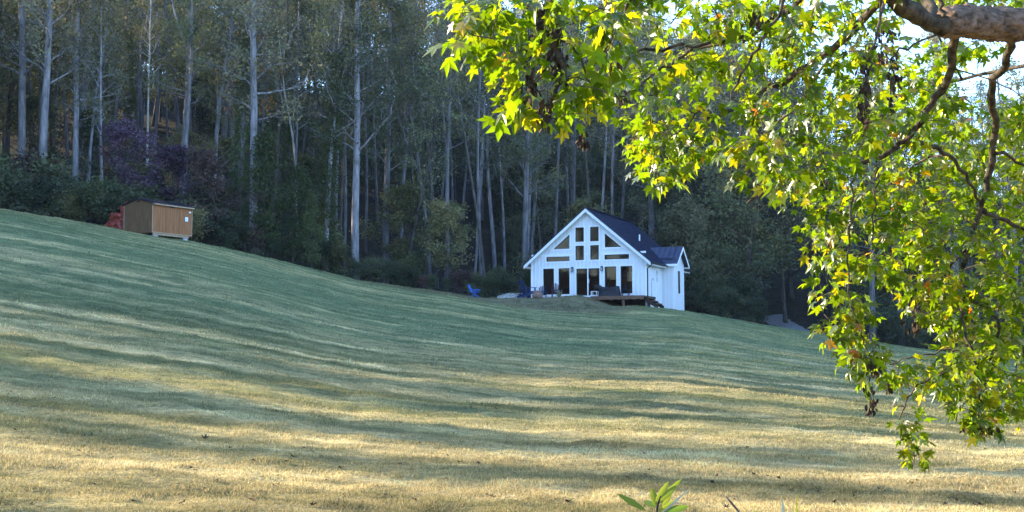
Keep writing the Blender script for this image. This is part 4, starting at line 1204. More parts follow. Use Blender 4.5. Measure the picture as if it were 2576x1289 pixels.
BR = {  # name: (parent name, radius at start, radius at end, [(u, v, Y), ...])
 'limb':   (None, .150, .11, [(3080, 95, 10.2), (2840, 70, 9.8), (2576, 58, 9.4), (2450, 58, 9.1), (2370, 60, 8.9)]),
 'up1':    ('limb', .07, .05, [(2370, 66, 8.9), (2310, 40, 8.8), (2235, -15, 8.6), (2120, -110, 8.3), (1900, -190, 7.9), (1650, -210, 7.3), (1480, -190, 6.8), (1395, -120, 6.5)]),
 'up2':    ('limb', .05, .04, [(2368, 60, 8.9), (2330, 0, 9.1), (2300, -120, 9.5)]),
 'up3':    ('limb', .018, .012, [(2372, 40, 8.8), (2364, -10, 8.8), (2350, -90, 8.8)]),
 'b1':     ('limb', .034, .010, [(2400, 88, 9.3), (2392, 175, 9.5), (2355, 250, 9.7), (2310, 320, 9.8), (2262, 360, 9.9), (2220, 395, 9.9), (2130, 422, 9.9), (2050, 440, 9.8), (1960, 475, 9.7), (1880, 512, 9.6)]),
 'b2':     ('b1', .019, .015, [(2270, 356, 9.9), (2330, 366, 10.2), (2390, 392, 10.5), (2438, 455, 10.8), (2472, 520, 11.0)]),
 'b3':     ('limb', .036, .010, [(2545, 90, 9.6), (2530, 160, 10.0), (2494, 215, 10.3), (2505, 330, 10.7), (2490, 430, 10.9), (2470, 525, 11.0), (2436, 610, 11.1), (2420, 700, 11.1), (2440, 752, 11.1), (2482, 772, 11.2), (2512, 830, 11.3), (2492, 930, 11.3), (2470, 985, 11.3)]),
 'b4':     ('b3', .022, .016, [(2476, 530, 11.0), (2530, 560, 11.2), (2600, 585, 11.4)]),
 'b5':     ('b3', .018, .012, [(2500, 385, 10.8), (2545, 395, 11.0), (2610, 425, 11.2)]),
 'b6':     ('b3', .016, .012, [(2424, 745, 11.1), (2428, 830, 11.0), (2452, 905, 10.9), (2457, 955, 10.9), (2466, 1015, 10.8), (2455, 1062, 10.8)]),
 'b7':     ('b6', .009, .004, [(2454, 915, 10.9), (2359, 948, 10.6), (2302, 979, 10.4), (2274, 1022, 10.3), (2270, 1058, 10.3), (2281, 1101, 10.3), (2297, 1150, 10.2), (2296, 1176, 10.2)]),
 'b8':     ('b6', .010, .005, [(2436, 870, 10.9), (2370, 886, 11.0), (2288, 898, 11.1), (2238, 918, 11.2)]),
 'b9':     ('b1', .011, .004, [(2150, 420, 9.9), (2150, 468, 9.9), (2139, 579, 9.9), (2135, 642, 9.9), (2136, 725, 9.8), (2145, 770, 9.8), (2166, 829, 9.7), (2178, 878, 9.7), (2195, 916, 9.6), (2187, 950, 9.6), (2185, 991, 9.6), (2194, 1030, 9.6)]),
 'b10':    ('b1', .010, .004, [(2204, 404, 9.9), (2204, 460, 9.9), (2194, 569, 10.0), (2190, 640, 10.0)]),
 'b11':    ('b10', .008, .005, [(2196, 560, 10.0), (2245, 545, 10.3), (2310, 560, 10.7), (2420, 568, 11.0)]),
 'b12':    ('b3', .012, .006, [(2440, 620, 11.1), (2375, 690, 11.6), (2330, 760, 11.9), (2300, 850, 12.0)]),
 'b13':    ('b2', .012, .006, [(2380, 388, 10.5), (2300, 420, 11.4), (2230, 470, 11.9), (2160, 520, 12.3), (2090, 560, 12.6)]),
 'n2':     ('up1', .030, .013, [(1395, -120, 6.5), (1390, -30, 6.4), (1397, 50, 6.3), (1402, 104, 6.3), (1416, 146, 6.3), (1413, 185, 6.3), (1402, 215, 6.3), (1386, 250, 6.3), (1382, 280, 6.3)]),
 'n1':     ('up1', .012, .005, [(1395, -125, 6.5), (1379, -20, 6.6), (1361, 52, 6.6), (1337, 97, 6.6), (1323, 132, 6.6), (1327, 191, 6.6), (1361, 243, 6.6)]),
 'n3':     ('n2', .007, .004, [(1413, 180, 6.3), (1370, 192, 6.2), (1325, 214, 6.2), (1290, 240, 6.1)]),
 'n4':     ('n2', .006, .003, [(1384, 262, 6.3), (1347, 284, 6.3), (1313, 298, 6.3), (1278, 288, 6.3)]),
 'n5':     ('n1', .006, .003, [(1361, 52, 6.6), (1280, 60, 6.6), (1220, 80, 6.7), (1175, 95, 6.7)]),
 'n6':     ('n2', .007, .003, [(1400, 90, 6.3), (1440, 120, 6.2), (1475, 180, 6.3), (1490, 250, 6.4), (1470, 320, 6.5)]),
 'm1':     ('up1', .020, .006, [(2120, -110, 8.3), (1980, 30, 8.9), (1860, 95, 9.0), (1715, 118, 9.0), (1632, 123, 8.9), (1549, 130, 8.8), (1480, 142, 8.7), (1445, 156, 8.7)]),
 'm2':     ('m1', .016, .006, [(1860, 95, 9.0), (1771, 121, 9.3), (1719, 139, 9.4), (1667, 170, 9.4), (1615, 208, 9.4), (1580, 236, 9.3), (1538, 246, 9.2)]),
 'm3':     ('up1', .034, .012, [(2235, -15, 8.6), (2100, 120, 9.4), (1979, 198, 9.9), (1927, 222, 10.0), (1892, 250, 10.0), (1840, 280, 10.0), (1771, 298, 9.9)]),
 'm4':     ('m3', .008, .004, [(1790, 294, 9.9), (1764, 274, 9.8), (1730, 316, 9.7), (1702, 333, 9.6), (1653, 382, 9.6), (1643, 447, 9.6)]),
 'm5':     ('up1', .014, .007, [(2010, -150, 8.1), (1965, 21, 8.2), (1937, 69, 8.2), (1910, 121, 8.2), (1875, 174, 8.2), (1840, 250, 8.2)]),
 'm6':     ('up1', .012, .004, [(2225, -22, 8.6), (2218, 40, 8.3), (2205, 104, 8.1), (2187, 167, 8.0), (2177, 243, 8.0), (2173, 290, 8.0)]),
 'm7':     ('limb', .009, .004, [(2372, 80, 8.9), (2300, 110, 8.8), (2243, 139, 8.7), (2250, 194, 8.7), (2236, 250, 8.7), (2187, 347, 8.7)]),
 'm8':     ('m3', .014, .006, [(2100, 120, 9.4), (2010, 260, 10.6), (1900, 350, 11.2), (1760, 400, 11.6), (1640, 430, 11.8)]),
 'm9':     ('up1', .014, .006, [(1650, -210, 7.3), (1600, -40, 7.6), (1560, 60, 7.8), (1530, 170, 8.0), (1560, 270, 8.2)]),
 'r1':     ('limb', .02, .008, [(2840, 70, 9.8), (2760, 300, 11.5), (2640, 500, 12.6), (2520, 640, 13.0), (2420, 680, 13.2)]),
 'r2':     ('r1', .012, .006, [(2640, 500, 12.6), (2620, 700, 12.6), (2560, 860, 12.4), (2560, 1000, 12.2)]),
 'r3':     ('limb', .025, .008, [(2840, 70, 9.8), (2600, 160, 12.6), (2420, 200, 13.6), (2250, 240, 14.0), (2080, 300, 14.2), (1950, 360, 14.3)]),
 'r4':     ('r3', .012, .006, [(2420, 200, 13.6), (2330, 60, 13.6), (2200, 20, 13.4), (2050, 60, 13.0), (1850, 40, 12.6)]),
}
# where the foliage hangs in the view: polygon, weight, near and far distance, allowed branches' reach
MASS = [
 ([(1130, -40), (1340, -40), (1340, 110), (1270, 160), (1190, 190), (1130, 120)], 22, 6.0, 6.9),
 ([(1330, -40), (1480, -40), (1560, 40), (1560, 120), (1500, 300), (1450, 310), (1360, 300), (1250, 290), (1215, 230), (1200, 190), (1330, 110)], 44, 6.0, 7.0),
 ([(1440, -40), (1900, -40), (1900, 60), (1760, 70), (1540, 60)], 46, 7.2, 9.0),
 ([(1480, 150), (1600, 110), (1800, 90), (1850, 200), (1700, 330), (1560, 300), (1480, 230)], 62, 8.8, 10.5),
 ([(1560, 310), (1800, 290), (1880, 380), (1740, 430), (1640, 470), (1590, 430)], 48, 9.4, 11.5),
 ([(1800, 60), (2260, 40), (2260, 330), (2100, 440), (1960, 480), (1860, 450), (1800, 330), (1850, 200)], 130, 8.0, 10.4),
 ([(1900, 60), (2380, 100), (2380, 330), (2150, 520), (2040, 600), (1990, 480), (1900, 400)], 120, 10.8, 14.3),
 ([(1900, -40), (2260, -40), (2260, 60), (1900, 70)], 44, 8.4, 10.4),
 ([(2240, 110), (2420, 110), (2440, 330), (2250, 400)], 90, 9.6, 13.5),
 ([(2500, 250), (2640, 230), (2640, 560), (2500, 540)], 90, 11.0, 13.6),
 ([(2260, 400), (2480, 330), (2480, 560), (2260, 600)], 105, 10.8, 13.4),
 ([(2010, 500), (2260, 430), (2460, 560), (2600, 600), (2600, 760), (2400, 700), (2260, 700), (2130, 690), (2040, 640), (2010, 570)], 200, 9.8, 12.8),
 ([(2010, 720), (2120, 680), (2190, 760), (2190, 880), (2090, 860), (2060, 790)], 26, 9.5, 10.2),
 ([(2290, 700), (2600, 700), (2600, 860), (2470, 880), (2370, 830), (2290, 780)], 90, 10.8, 12.6),
 ([(2130, 860), (2200, 850), (2260, 920), (2210, 960), (2140, 940)], 12, 9.5, 9.9),
 ([(2230, 880), (2420, 860), (2430, 960), (2300, 990), (2230, 940)], 26, 10.2, 11.2),
 ([(2380, 880), (2600, 860), (2600, 1060), (2480, 1060), (2390, 1020)], 85, 10.6, 12.4),
 ([(2290, -40), (2640, -40), (2640, 18), (2290, 22)], 60, 10.0, 13.0),
 ([(2380, 100), (2500, 100), (2470, 190), (2400, 230)], 60, 11.0, 13.6),
 ([(2480, 225), (2640, 215), (2640, 320), (2500, 330)], 60, 11.0, 13.6),
 ([(2250, 1020), (2300, 1020), (2320, 1150), (2290, 1170), (2255, 1080)], 8, 10.2, 10.4),
 ([(2400, 1030), (2500, 1040), (2495, 1085), (2420, 1080)], 7, 10.6, 11.0),
]

def build_sweetgum():
    rd = random.Random(12); rng = np.random.default_rng(12)
    base = at(3080, 500, 10.2)
    gx, gy = base.x+.3, base.y
    O = Vector((gx, gy, TZ(gx, gy)))
    T = empty('sweetgum_tree', O)
    tag(T, 'overhanging sweetgum tree with sunlit yellow green star leaves filling the upper right', 'tree')
    def rel(p): return p-O
    limb0 = at(3080, 95, 10.2)
    mb = MB()
    top = limb0.z+3.5
    mb.tube([Vector((0, 0, -.4)), Vector((0, 0, .3)), Vector((.05, 0, 2.0)), Vector((-.1, 0, limb0.z-O.z)), Vector((-.05, .2, top-O.z)), Vector((.3, .4, top-O.z+4))], [.62, .46, .40, .37, .28, .15], 14)
    mb.build('trunk', M['limb_bark'], T, True)
    nodes = []        # (position, radius, name)
    curves = {}
    for name, (par, r0, r1, pts) in BR.items():
        P = [at(*p) for p in pts]
        # smooth with extra points and small crookedness
        Q = []
        for i in range(len(P)-1):
            a = P[max(i-1, 0)]; b = P[i]; c = P[i+1]; d = P[min(i+2, len(P)-1)]
            for t in (0, .25, .5, .75):
                q = .5*((2*b)+(c-a)*t+(2*a-5*b+4*c-d)*t*t+(-a+3*b-3*c+d)*t**3)
                j = .010 if r0 < .05 else .02
                Q.append(q+Vector((rd.gauss(0, j), rd.gauss(0, j), rd.gauss(0, j))) if not (i == 0 and t == 0) else q)
        Q.append(P[-1]); k = len(Q)
        rad = [(r0+(r1-r0)*(i/(k-1)))*(1+rd.uniform(-.12, .12)) for i in range(k)]
        rad[0] *= 1.25
        if name == 'limb': Q[0] = Vector((O.x-.1, O.y, limb0.z))
        mb = MB(); mb.tube([rel(q) for q in Q], rad, 14 if r0 > .1 else 8 if r0 > .02 else 6)
        if name == 'limb':
            mb = MB(); nn_ = 260; Pq = []
            for i in range(nn_+1):
                t = i/nn_*(k-1); a = min(int(t), k-2); Pq.append(rel(Q[a].lerp(Q[a+1], t-a)))
            rr_ = [.150+(.105-.150)*(i/nn_) for i in range(nn_+1)]
            for i in range(9): rr_[nn_-i] *= .55+.45*math.sqrt(i/9)
            mb.tube(Pq, rr_, 64)
            for i, v in enumerate(mb.v):
                c_ = Pq[min(i//64, nn_)]; v = Vector(v); d_ = v-c_
                h = mnoise.fractal(Vector((v.x*5, v.y*9, v.z*9)), 1, 2, 6)*.17+mnoise.fractal(Vector((v.x*28, v.y*48, v.z*48)), 1, 2, 3)*.12
                if d_.z > .3*d_.length: h += .10*max(0, mnoise.noise(Vector((v.x*4+9, v.y*4, v.z*4))))
                mb.v[i] = tuple(c_+d_*(1+h))
            mb.build('main_limb', M['limb_bark'], T, True)
        else: mb.build('branch', M['branch_bark'], T, True)
        curves[name] = Q
        for i, q in enumerate(Q):
            if name == 'limb': continue
            nodes.append((q, rad[i]))
    # moss tufts on the limb
    # attraction points
    def inside(p, poly):
        x, y = p; c = False; n = len(poly)
        for i in range(n):
            x1, y1 = poly[i]; x2, y2 = poly[(i+1) % n]
            if (y1 > y) != (y2 > y) and x < (x2-x1)*(y-y1)/(y2-y1)+x1: c = not c
        return c
    HOLES = [(1690, 180, 24), (1930, 330, 26), (1960, 170, 22), (2060, 230, 20), (2330, 500, 28), (2180, 620, 24), (2420, 640, 22), (2080, 80, 18), (1880, 240, 18), (2050, 640, 20), (2350, 860, 24), (2540, 620, 20), (2250, 330, 16), (1455, 130, 45), (1650, 25, 32), (1790, 25, 26), (2455, 175, 62), (2540, 215, 45), (1760, 225, 26), (2110, 700, 30), (2240, 800, 55), (2260, 560, 22), (2530, 440, 30), (2120, 520, 26), (1560, 30, 12), (2350, 300, 22)]
    pts = []
    for poly, n, y0, y1 in MASS:
        us = [p[0] for p in poly]; vs = [p[1] for p in poly]; k = 0
        while k < n*1.0:
            u, v = rd.uniform(min(us), max(us)), rd.uniform(min(vs), max(vs))
            if not inside((u, v), poly): continue
            k += 1
            if any(math.hypot(u-a, v-b) < c for a, b, c in HOLES): continue
            pts.append(at(u, v, rd.uniform(y0, y1)))
    # foliage above and right of the picture too: the tree goes on
    for i in range(420):
        u = rd.uniform(1350, 3500); v = rd.uniform(-1100, -60) if u < 2650 else rd.uniform(-1100, 900)
        pts.append(at(u, v, rd.uniform(7.5, 13)))
    NP = np.array([tuple(n[0]) for n in nodes]); NR = [n[1] for n in nodes]
    tw = MB(); leaf_list = []
    rest = list(pts)
    d0 = [float(np.min(np.linalg.norm(NP-np.array(p), axis=1))) for p in rest]
    order = sorted(range(len(rest)), key=lambda i: d0[i])
    newp = []
    NPL = NP.copy()
    def add_leaf(p, dirv, size, kind=None):
        leaf_list.append((p, dirv, size, kind))
    for oi in order:
        p = rest[oi]
        d = np.linalg.norm(NPL-np.array(p), axis=1); j = int(np.argmin(d)); a = Vector(NPL[j])
        L = d[j]
        if L > 2.6: continue
        mid = a.lerp(p, .5)+Vector((rd.gauss(0, .05), rd.gauss(0, .05), .10*L+rd.gauss(0, .03)))
        r = .0035+.0016*L*2
        k = 3 if L < .5 else 5
        Q = [a.lerp(mid, t/k*2) if t/k < .5 else mid.lerp(p, t/k*2-1) for t in range(k+1)]
        for q in range(1, k): Q[q] += Vector((rd.gauss(0, .012), rd.gauss(0, .012), rd.gauss(0, .012)))
        tw.tube([rel(q) for q in Q], [max(.0022, r*(1-.6*t/k)) for t in range(k+1)], 4, cap=False)
        NPL = np.concatenate([NPL, np.array([tuple(q) for q in Q[1:]])])
        nl = rd.choice((5, 6, 7, 8, 9))
        dv = (Q[-1]-Q[-2]).normalized()
        for i in range(nl):
            t = 1-.55*(i/nl)**1.2*min(1, .6/max(L, .2)); b = Q[0].lerp(Q[-1], t) if k == 3 else Q[min(int(t*k), k-1)].lerp(Q[min(int(t*k)+1, k)], t*k-int(t*k) if t < 1 else 1)
            out = Vector((rd.gauss(0, 1), rd.gauss(0, 1), rd.gauss(-.25, .6))).normalized()
            add_leaf(b+out*rd.uniform(.03, .09), (out+dv*.5).normalized(), rd.uniform(.075, .15))
    # leaf colours: most yellow green, some turning
    def leaf_col():
        q = rd.random()
        if q < .52: c = (.052, .092, .010)
        elif q < .83: c = (.082, .116, .010)
        elif q < .93: c = (.15, .15, .014)
        elif q < .966: c = (.05, .085, .03)
        elif q < .970: c = (.20, .11, .02)
        elif q < .975: c = (.19, .065, .02)
        elif q < .996: c = (.10, .14, .012)
        else: c = (.24, .20, .12)
        k = rd.uniform(.55, 1.2); return tuple(min(.8, x*k) for x in c)
    def leaf_matrix(p, d, s):
        y = d; z = Vector((rd.gauss(0, .75), rd.gauss(0, .75), 1)).normalized()
        y = (y+Vector((0, 0, -.45))).normalized()
        x = y.cross(z)
        if x.length < .05: x = Vector((1, 0, 0))
        x.normalize(); z = x.cross(y)
        m = Matrix((x, y, z)).transposed().to_4x4(); m = m @ Matrix.Scale(s, 4); m.translation = p+y*s*.35
        return m
    items = []
    for p, d, s, kd in leaf_list:
        m = leaf_matrix(p, d, s*rd.uniform(.85, 1.15)); 
        u = 1288+FPX*p.x/p.y; vis = 1100 < u < 2600 and p.y > 3
        el = (p.z-CAM_Z)/p.y; v = 894-FPX*el; vis = vis and -20 < v < 1250
        items.append((s/p.y if vis else 0, m, leaf_col(), rd.randrange(len(LEAVES))))
    items.sort(key=lambda t: -t[0])
    # the 300 that show largest are parts of their own
    lm = []
    for V, F in LEAVES:
        mb = MB(); mb.v = [tuple(v) for v in V]; mb.f = list(F); lm.append(mb.mesh('leaf', M['sweetgum_leaf_part']))
    for w, m, c, k in items[:300]:
        o = link('leaf', lm[k], T); m2 = m.copy(); m2.translation = m.translation-O; o.matrix_local = m2; o.color = (*c, 1)
    VV = []; FF = []; CC = []; n = 0
    for w, m, c, k in items[300:]:
        V, F = LEAVES[k]; A = np.array(m.to_3x3()); t = np.array(m.translation-O)
        VV.append(V @ A.T+t); FF.append(np.array(F)+n); n += len(V); CC.append(np.tile(c, (len(V), 1)))
    me = np_mesh('foliage', np.concatenate(VV), np.concatenate(FF), M['sweetgum_leaf'], False, np.concatenate(CC))
    o = link('foliage', me, T); tag(o, kind='stuff')
    o = tw.build('twigs', M['branch_bark'], T); tag(o, kind='stuff')
    print('LEAVES', len(items))
    # withered brown clusters: curled dry leaves and seed balls hanging on twigs
    def dead_cluster(u, v, Y, n, sx, sz):
        V = []; F = []; c0 = rel(at(u, v, Y)); k0 = 0
        for i in range(n):
            p = c0+Vector((rd.gauss(0, sx), rd.gauss(0, sx), rd.uniform(-sz, sz)))
            a = Vector((rd.gauss(0, .4), rd.gauss(0, .4), -1)).normalized(); s = a.cross(Vector((rd.gauss(0, 1), rd.gauss(0, 1), .2))).normalized(); nn = a.cross(s)
            L = rd.uniform(.03, .068); w = L*.28
            for t, ww, h in ((0, .15, 0), (.35, 1, .35), (.7, .8, .5), (1, .1, .2)):
                q = p+a*L*t
                for sd in (-1, 0, 1): V.append(tuple(q+s*w*ww*sd+nn*w*h*(1 if sd == 0 else -.6)))
            for r in range(3):
                for cc in range(2):
                    b = k0+r*3+cc; F.append((b, b+1, b+4, b+3))
            k0 += 12
        o = link('withered_leaves', np_mesh('withered_leaves', V, F, M['dead']), T)
        mb = MB(); mb.tube([c0+Vector((0, 0, sz+.12)), c0+Vector((.01, 0, 0)), c0-Vector((0, 0, sz))], .003, 4); mb.build('twig', M['branch_bark'], T)
    for c in ((1462, 345, 8.8, 26, .022, .05), (1370, 50, 6.5, 36, .03, .10), (1398, 100, 6.3, 24, .03, .14), (1412, 160, 6.3, 14, .025, .10), (1328, 175, 6.6, 24, .015, .14), (1570, 235, 9.2, 16, .03, .08), (1550, 150, 8.8, 12, .03, .05),
              (2178, 210, 8.0, 34, .025, .20), (2172, 262, 8.0, 20, .018, .14), (2215, 110, 8.1, 30, .05, .10), (2246, 170, 8.7, 22, .02, .14), (2238, 240, 8.7, 14, .015, .12), (2195, 1020, 9.6, 20, .018, .05), (2228, 960, 10, 16, .025, .06),
              (2186, 985, 9.6, 8, .012, .06), (2462, 1078, 10.8, 26, .08, .03), (2440, 1072, 10.8, 16, .05, .03), (2312, 782, 11.6, 60, .06, .17), (2560, 790, 11.8, 22, .05, .08), (2090, 455, 9.8, 20, .05, .05), (1375, 290, 6.3, 22, .04, .07), (2196, 925, 9.6, 12, .03, .04), (1905, 60, 8.2, 26, .05, .08), (1350, 30, 6.6, 22, .05, .06)):
        dead_cluster(*c)
    return T

M['sweetgum_leaf'] = leaf_mat('sweetgum_leaf', None, .68, 'tint', gloss=.07, tcols=(3.9, 3.5, .30))
M['sweetgum_leaf_part'] = leaf_mat('sweetgum_leaf_part', None, .68, 'object', gloss=.07, tcols=(3.9, 3.5, .30))
build_sweetgum()

# ------------------------------------------------------------------ short mown grass, as blades
def build_grass():
    rng = np.random.default_rng(3)
    n = 460000
    # even over the picture: radius density falls with distance
    q = rng.uniform(0, 1, n); r0, r1 = 10.5, 98.0
    r = 1/(1/r0-q*(1/r0-1/r1)); th = rng.uniform(-24.5, 24.5, n)
    x = r*np.sin(np.radians(th)); y = r*np.cos(np.radians(th))
    x += rng.normal(0, .02, n)
    # tufts: pull blades towards clump centres
    cl = vnoise(x*5, y*5, 9)*.5+vnoise(x*1.3, y*1.8, 19)*.5
    lx, ly = house_local(x, y); D = edge_r(np.degrees(np.arctan2(x, y)))
    ok = (r < D+1)&~((lx > -4.7)&(lx < 5.8)&(ly > -2.4)); x = x[ok]; y = y[ok]; r = r[ok]; cl = cl[ok]; n = len(x)
    keep = cl > -.30+rng.normal(0, .25, n); x = x[keep]; y = y[keep]; r = r[keep]; cl = cl[keep]; n = len(x)
    z = terrain(x, y)
    h = (.018+.018*rng.random(n)+.035*np.clip(cl, 0, 1))*(1+.35*(r > 30))
    tall = rng.random(n) < .012; h = np.where(tall, h*1.9, h)
    w = np.maximum(.0035, .00042*r)*rng.uniform(.7, 1.3, n)
    a = rng.uniform(0, 2*np.pi, n); lean = rng.normal(0, 1.1, n)*h; la = rng.uniform(0, 2*np.pi, n)
    sx, sy = np.cos(a)*w, np.sin(a)*w
    B = np.stack([x, y, z-.008], -1); S = np.stack([sx, sy, 0*x], -1); Tp = np.stack([x+lean*np.cos(la), y+lean*np.sin(la), z+h], -1)
    V = np.stack([B-S, B+S, Tp], 1).reshape(-1, 3); F = np.arange(3*n).reshape(-1, 3)
    c = lawn_colour(x, y)*rng.uniform(.75, 1.95, (n, 1))
    straw = rng.random(n) < .30+.2*vnoise(x*.5, y*.9, 77)
    c[straw] = c[straw]*.35+np.array([.36, .29, .16])*rng.uniform(.6, 1.2, (straw.sum(), 1))*.65
    gr = rng.random(n) < .10; c[gr] = c[gr]*.4+np.array([.10, .17, .04])*.6
    # longer rough grass on the bank in front of the house
    m = 26000; bx = rng.uniform(-15, 6, m); by = rng.uniform(-10.5, -1.6, m)
    px = HOUSE.x+HW.x*bx+HD.x*by; py = HOUSE.y+HW.y*bx+HD.y*by; kk = (vnoise(px*1.1, py*1.1, 55) > -.15)&~((bx > .4)&(by > -2.6)); px = px[kk]; py = py[kk]; m = len(px)
    pz = terrain(px, py); hh = rng.uniform(.04, .13, m)*np.clip(.6+vnoise(px*.6, py*.6, 56), .2, 1.2); aa = rng.uniform(0, 6.28, m); ww = rng.uniform(.012, .03, m)
    B2 = np.stack([px, py, pz-.02], -1); S2 = np.stack([np.cos(aa)*ww, np.sin(aa)*ww, 0*px], -1); T2 = np.stack([px+rng.normal(0, .6, m)*hh, py+rng.normal(0, .6, m)*hh, pz+hh], -1)
    V = np.concatenate([V, np.stack([B2-S2, B2+S2, T2], 1).reshape(-1, 3)]); F = np.arange(len(V)).reshape(-1, 3)
    c = np.concatenate([c, lawn_colour(px, py)*rng.uniform(.6, 2.0, (m, 1))])
    me = np_mesh('grass', V, F, M['grass'], False, np.repeat(np.clip(c, .01, .7), 3, 0))
    tag(link('grass', me), kind='stuff', label='short mown grass with dry straw over the near lawn')
M['grass'] = leaf_mat('grass_blade', None, .35, 'tint')
build_grass()

# ------------------------------------------------------------------ dead leaves lying about
def build_dead_leaves():
    rd = random.Random(21)
    kinds = []
    for s in range(5):
        V, F = star_leaf(300+s); V = V.copy()
        V[:, 2] += 1.5*(V[:, 0]**2)+.9*np.maximum(0, V[:, 1]-.3)**2+np.array([rd.uniform(-.05, .09) for _ in V])
        V[:, 2] -= V[:, 2].min()
        mb = MB(); mb.v = [tuple(v) for v in V]; mb.f = list(F); kinds.append(mb.mesh('fallen_leaf', M['dead']))
    known = [(514, 1113, 1.35, 0), (478, 1188, 1.1, 0), (905, 1268, 1.3, 1), (630, 1262, 1.2, 1), (740, 1156, .9, 0), (722, 1168, .9, 0), (548, 1215, 1.1, 0), (340, 1269, 1.2, 0), (450, 1270, 1.1, 0), (1160, 1166, .9, 0), (1202, 1171, .9, 0),
             (1436, 1267, 1.1, 0), (1578, 1207, 1.2, 0), (1525, 1203, .7, 0), (1230, 1250, .9, 0), (1690, 1268, 1, 0), (1795, 1223, .9, 0), (1902, 1200, 1.1, 0), (1964, 1212, .9, 0), (1450, 1242, .8, 0), (1185, 1029, .9, 0), (40, 1090, .9, 0), (200, 1145, .8, 0),
             (1290, 1197, .7, 0), (1350, 1180, .6, 0), (2296, 1222, .6, 0), (2060, 1240, .8, 0), (2150, 1252, .8, 0), (2214, 1236, .7, 0), (2400, 1260, .8, 0), (2500, 1246, .8, 0), (2450, 1274, .9, 0), (1850, 1262, .9, 1), (2100, 1275, .9, 0), (700, 1225, .8, 1), (660, 1245, .8, 0), (1040, 1262, 1, 0), (860, 1180, .8, 0)]
    for i in range(150):
        v = 1287-(rd.random()**1.5)*420; known.append((rd.uniform(10, 2560), v, rd.uniform(.35, .9), rd.random() < .12))
    for u, v, s, rust in known:
        # walk along the view ray to the ground
        Y = 9.0
        while Y < 90:
            p = at(u, v, Y)
            if p.z < TZ(p.x, p.y): break
            Y += .12
        if Y >= 90: continue
        o = link('fallen_leaf', rd.choice(kinds)); o.location = (p.x, p.y, TZ(p.x, p.y)+.012)
        o.rotation_euler = (rd.uniform(-.5, .5), rd.uniform(-.5, .5), rd.uniform(0, 6.28)); q = .10*s; o.scale = (q, q, q*rd.uniform(.7, 1.3))
        if rust: o.material_slots[0].link = 'OBJECT'; o.material_slots[0].material = M['dead_rust']
        tag(o, 'rusty orange curled dead leaf lying on the near lawn' if rust else 'small dark curled dead leaf lying on the mown lawn', 'leaf', 'rusty dead leaves on the lawn' if rust else 'dark dead leaves on the lawn')
build_dead_leaves()

# ------------------------------------------------------------------ plants at the lower border
M['sapling_leaf'] = leaf_mat('sapling_leaf', [(.06, .12, .012), (.10, .16, .015), (.15, .20, .02)], .55, gloss=.5, tcols=(2.6, 2.2, .6))
M['silver_leaf'] = leaf_mat('silver_leaf', [(.22, .28, .22), (.28, .33, .28), (.35, .4, .36)], .3, gloss=.6)
def blade_leaf(a, b, w, mat, parent, name='leaf', fold=.25, sag=.0, nseg=7):
    a = Vector(a); b = Vector(b); d = (b-a); L = d.length; d.normalize()
    s = d.cross(Vector((.2, -1, .35))).normalized(); n = s.cross(d)
    V = []; F = []
    for i in range(nseg+1):
        t = i/nseg; c = a+(b-a)*t+Vector((0, 0, -sag*4*(t-.5)**2)); ww = w*math.sin(math.pi*min(1, t*.94+.05))**.75*(1+.10*math.sin(i*2.3))
        V += [tuple(c-s*ww+n*ww*fold), tuple(c), tuple(c+s*ww+n*ww*fold)]
        if i: k = i*3; F += [(k-3, k-2, k+1, k), (k-2, k-1, k+2, k+1)]
    mb = MB(); mb.v = V; mb.f = F
    return mb.build(name, mat, parent, True)
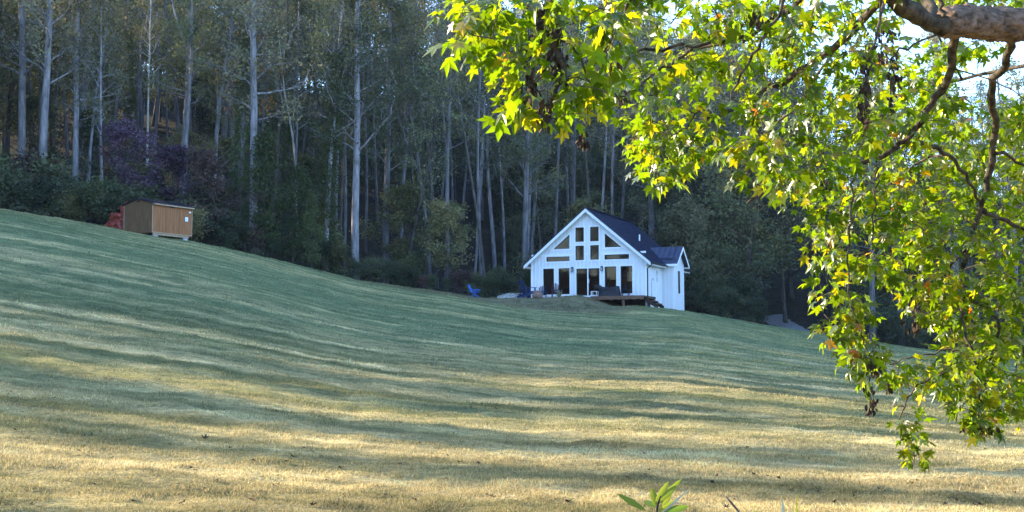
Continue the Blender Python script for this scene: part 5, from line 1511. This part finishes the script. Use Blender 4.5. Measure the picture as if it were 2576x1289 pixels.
def build_low_plants():
    def root(u, Y, lab, cat, name):
        p = at(u, 1300, Y); g = TZ(p.x, Y); o = empty(name, (p.x, Y, g)); tag(o, lab, cat); return o, Vector((p.x, Y, g))
    Y = 5.6
    o, g = root(1640, Y, 'leafy green sapling top poking up at the lower border below the house', 'plant', 'leafy_sapling')
    P = lambda u, v, y=Y: at(u, v, y)-g
    j = P(1655, 1268)
    st = MB(); st.tube([Vector((0, 0, -.05)), Vector((.02, 0, (j.z)*.5)), P(1650, 1300), j, P(1662, 1248)], [.010, .009, .007, .005, .003], 6); st.build('stem', M['branch_bark'], o, True)
    for a, b, w in (((1622, 1284), (1553, 1243), .020), ((1655, 1268), (1714, 1206), .019), ((1650, 1262), (1682, 1212), .018), ((1648, 1272), (1640, 1228), .022), ((1655, 1275), (1618, 1262), .02), ((1665, 1272), (1690, 1240), .018), ((1668, 1290), (1732, 1274), .022), ((1650, 1290), (1700, 1258), .012), ((1650, 1300), (1600, 1300), .022), ((1640, 1310), (1720, 1330), .02)):
        blade_leaf(P(*a), P(*b, Y+.05), w*.75, M['sapling_leaf'], o)
    blade_leaf(P(1668, 1289), P(1732, 1232, Y-.05), .005, M['silver_leaf'], o)
    o, g = root(1826, 6, 'bare dark stem leaning left at the lower border', 'stem', 'bare_stem')
    st = MB(); st.tube([Vector((.05, 0, -.05)), at(1862, 1292, 6)-g, at(1842, 1268, 6)-g, at(1826, 1250, 6)-g], [.008, .007, .006, .004], 6); st.build('stalk', M['bark_dark'], o, True)
    for n_, (u, v, w, mat, lab) in enumerate(((1966, 1270, .011, 'sapling_leaf', 'narrow bright grass blade left of the broad pale leaf at the lower border'), (1998, 1246, .012, 'sapling_leaf', 'short bright grass blade nearest the lower right plants, standing highest'), (2143, 1282, .02, 'silver_leaf', 'stray grass'))):
        if n_ == 2: continue
        u2 = (1895, 2001)[n_]; v2 = (1268, 1243)[n_]
        o, g = root(u2, 6.5, lab, 'grass blade', 'tall_grass_blade')
        blade_leaf((0, 0, 0), at(u2+3, v2, 6.5)-g, w, M[mat], o, 'blade', nseg=5)
        blade_leaf((0.02, 0, 0), at(u2-6, v2+22, 6.5)-g, w*.7, M[mat], o, 'blade', nseg=5)
    o, g = root(1975, 6.2, 'broad pale green leaf standing upright at the lower border', 'plant', 'broad_leaf_weed')
    blade_leaf((0, 0, 0), at(1968, 1254, 6.2)-g, .028, M['silver_leaf'], o, nseg=7)
    blade_leaf((0.03, 0, 0), at(1990, 1285, 6.2)-g, .03, M['silver_leaf'], o, nseg=7)
build_low_plants()

# ------------------------------------------------------------------ thin blue air over the valley
def build_haze():
    m, nt = new_mat('haze')
    v = N(nt, 'ShaderNodeVolumePrincipled'); v.inputs['Color'].default_value = (.72, .84, 1, 1); v.inputs['Density'].default_value = HAZE
    v.inputs['Anisotropy'].default_value = 0.0
    o = N(nt, 'ShaderNodeOutputMaterial'); nt.links.new(v.outputs[0], o.inputs['Volume'])
    mb = MB(); mb.box(-420, 420, -330, 520, -60, 130)
    h = mb.build('haze', m); tag(h, kind='stuff')
HAZE = .0001
build_haze()
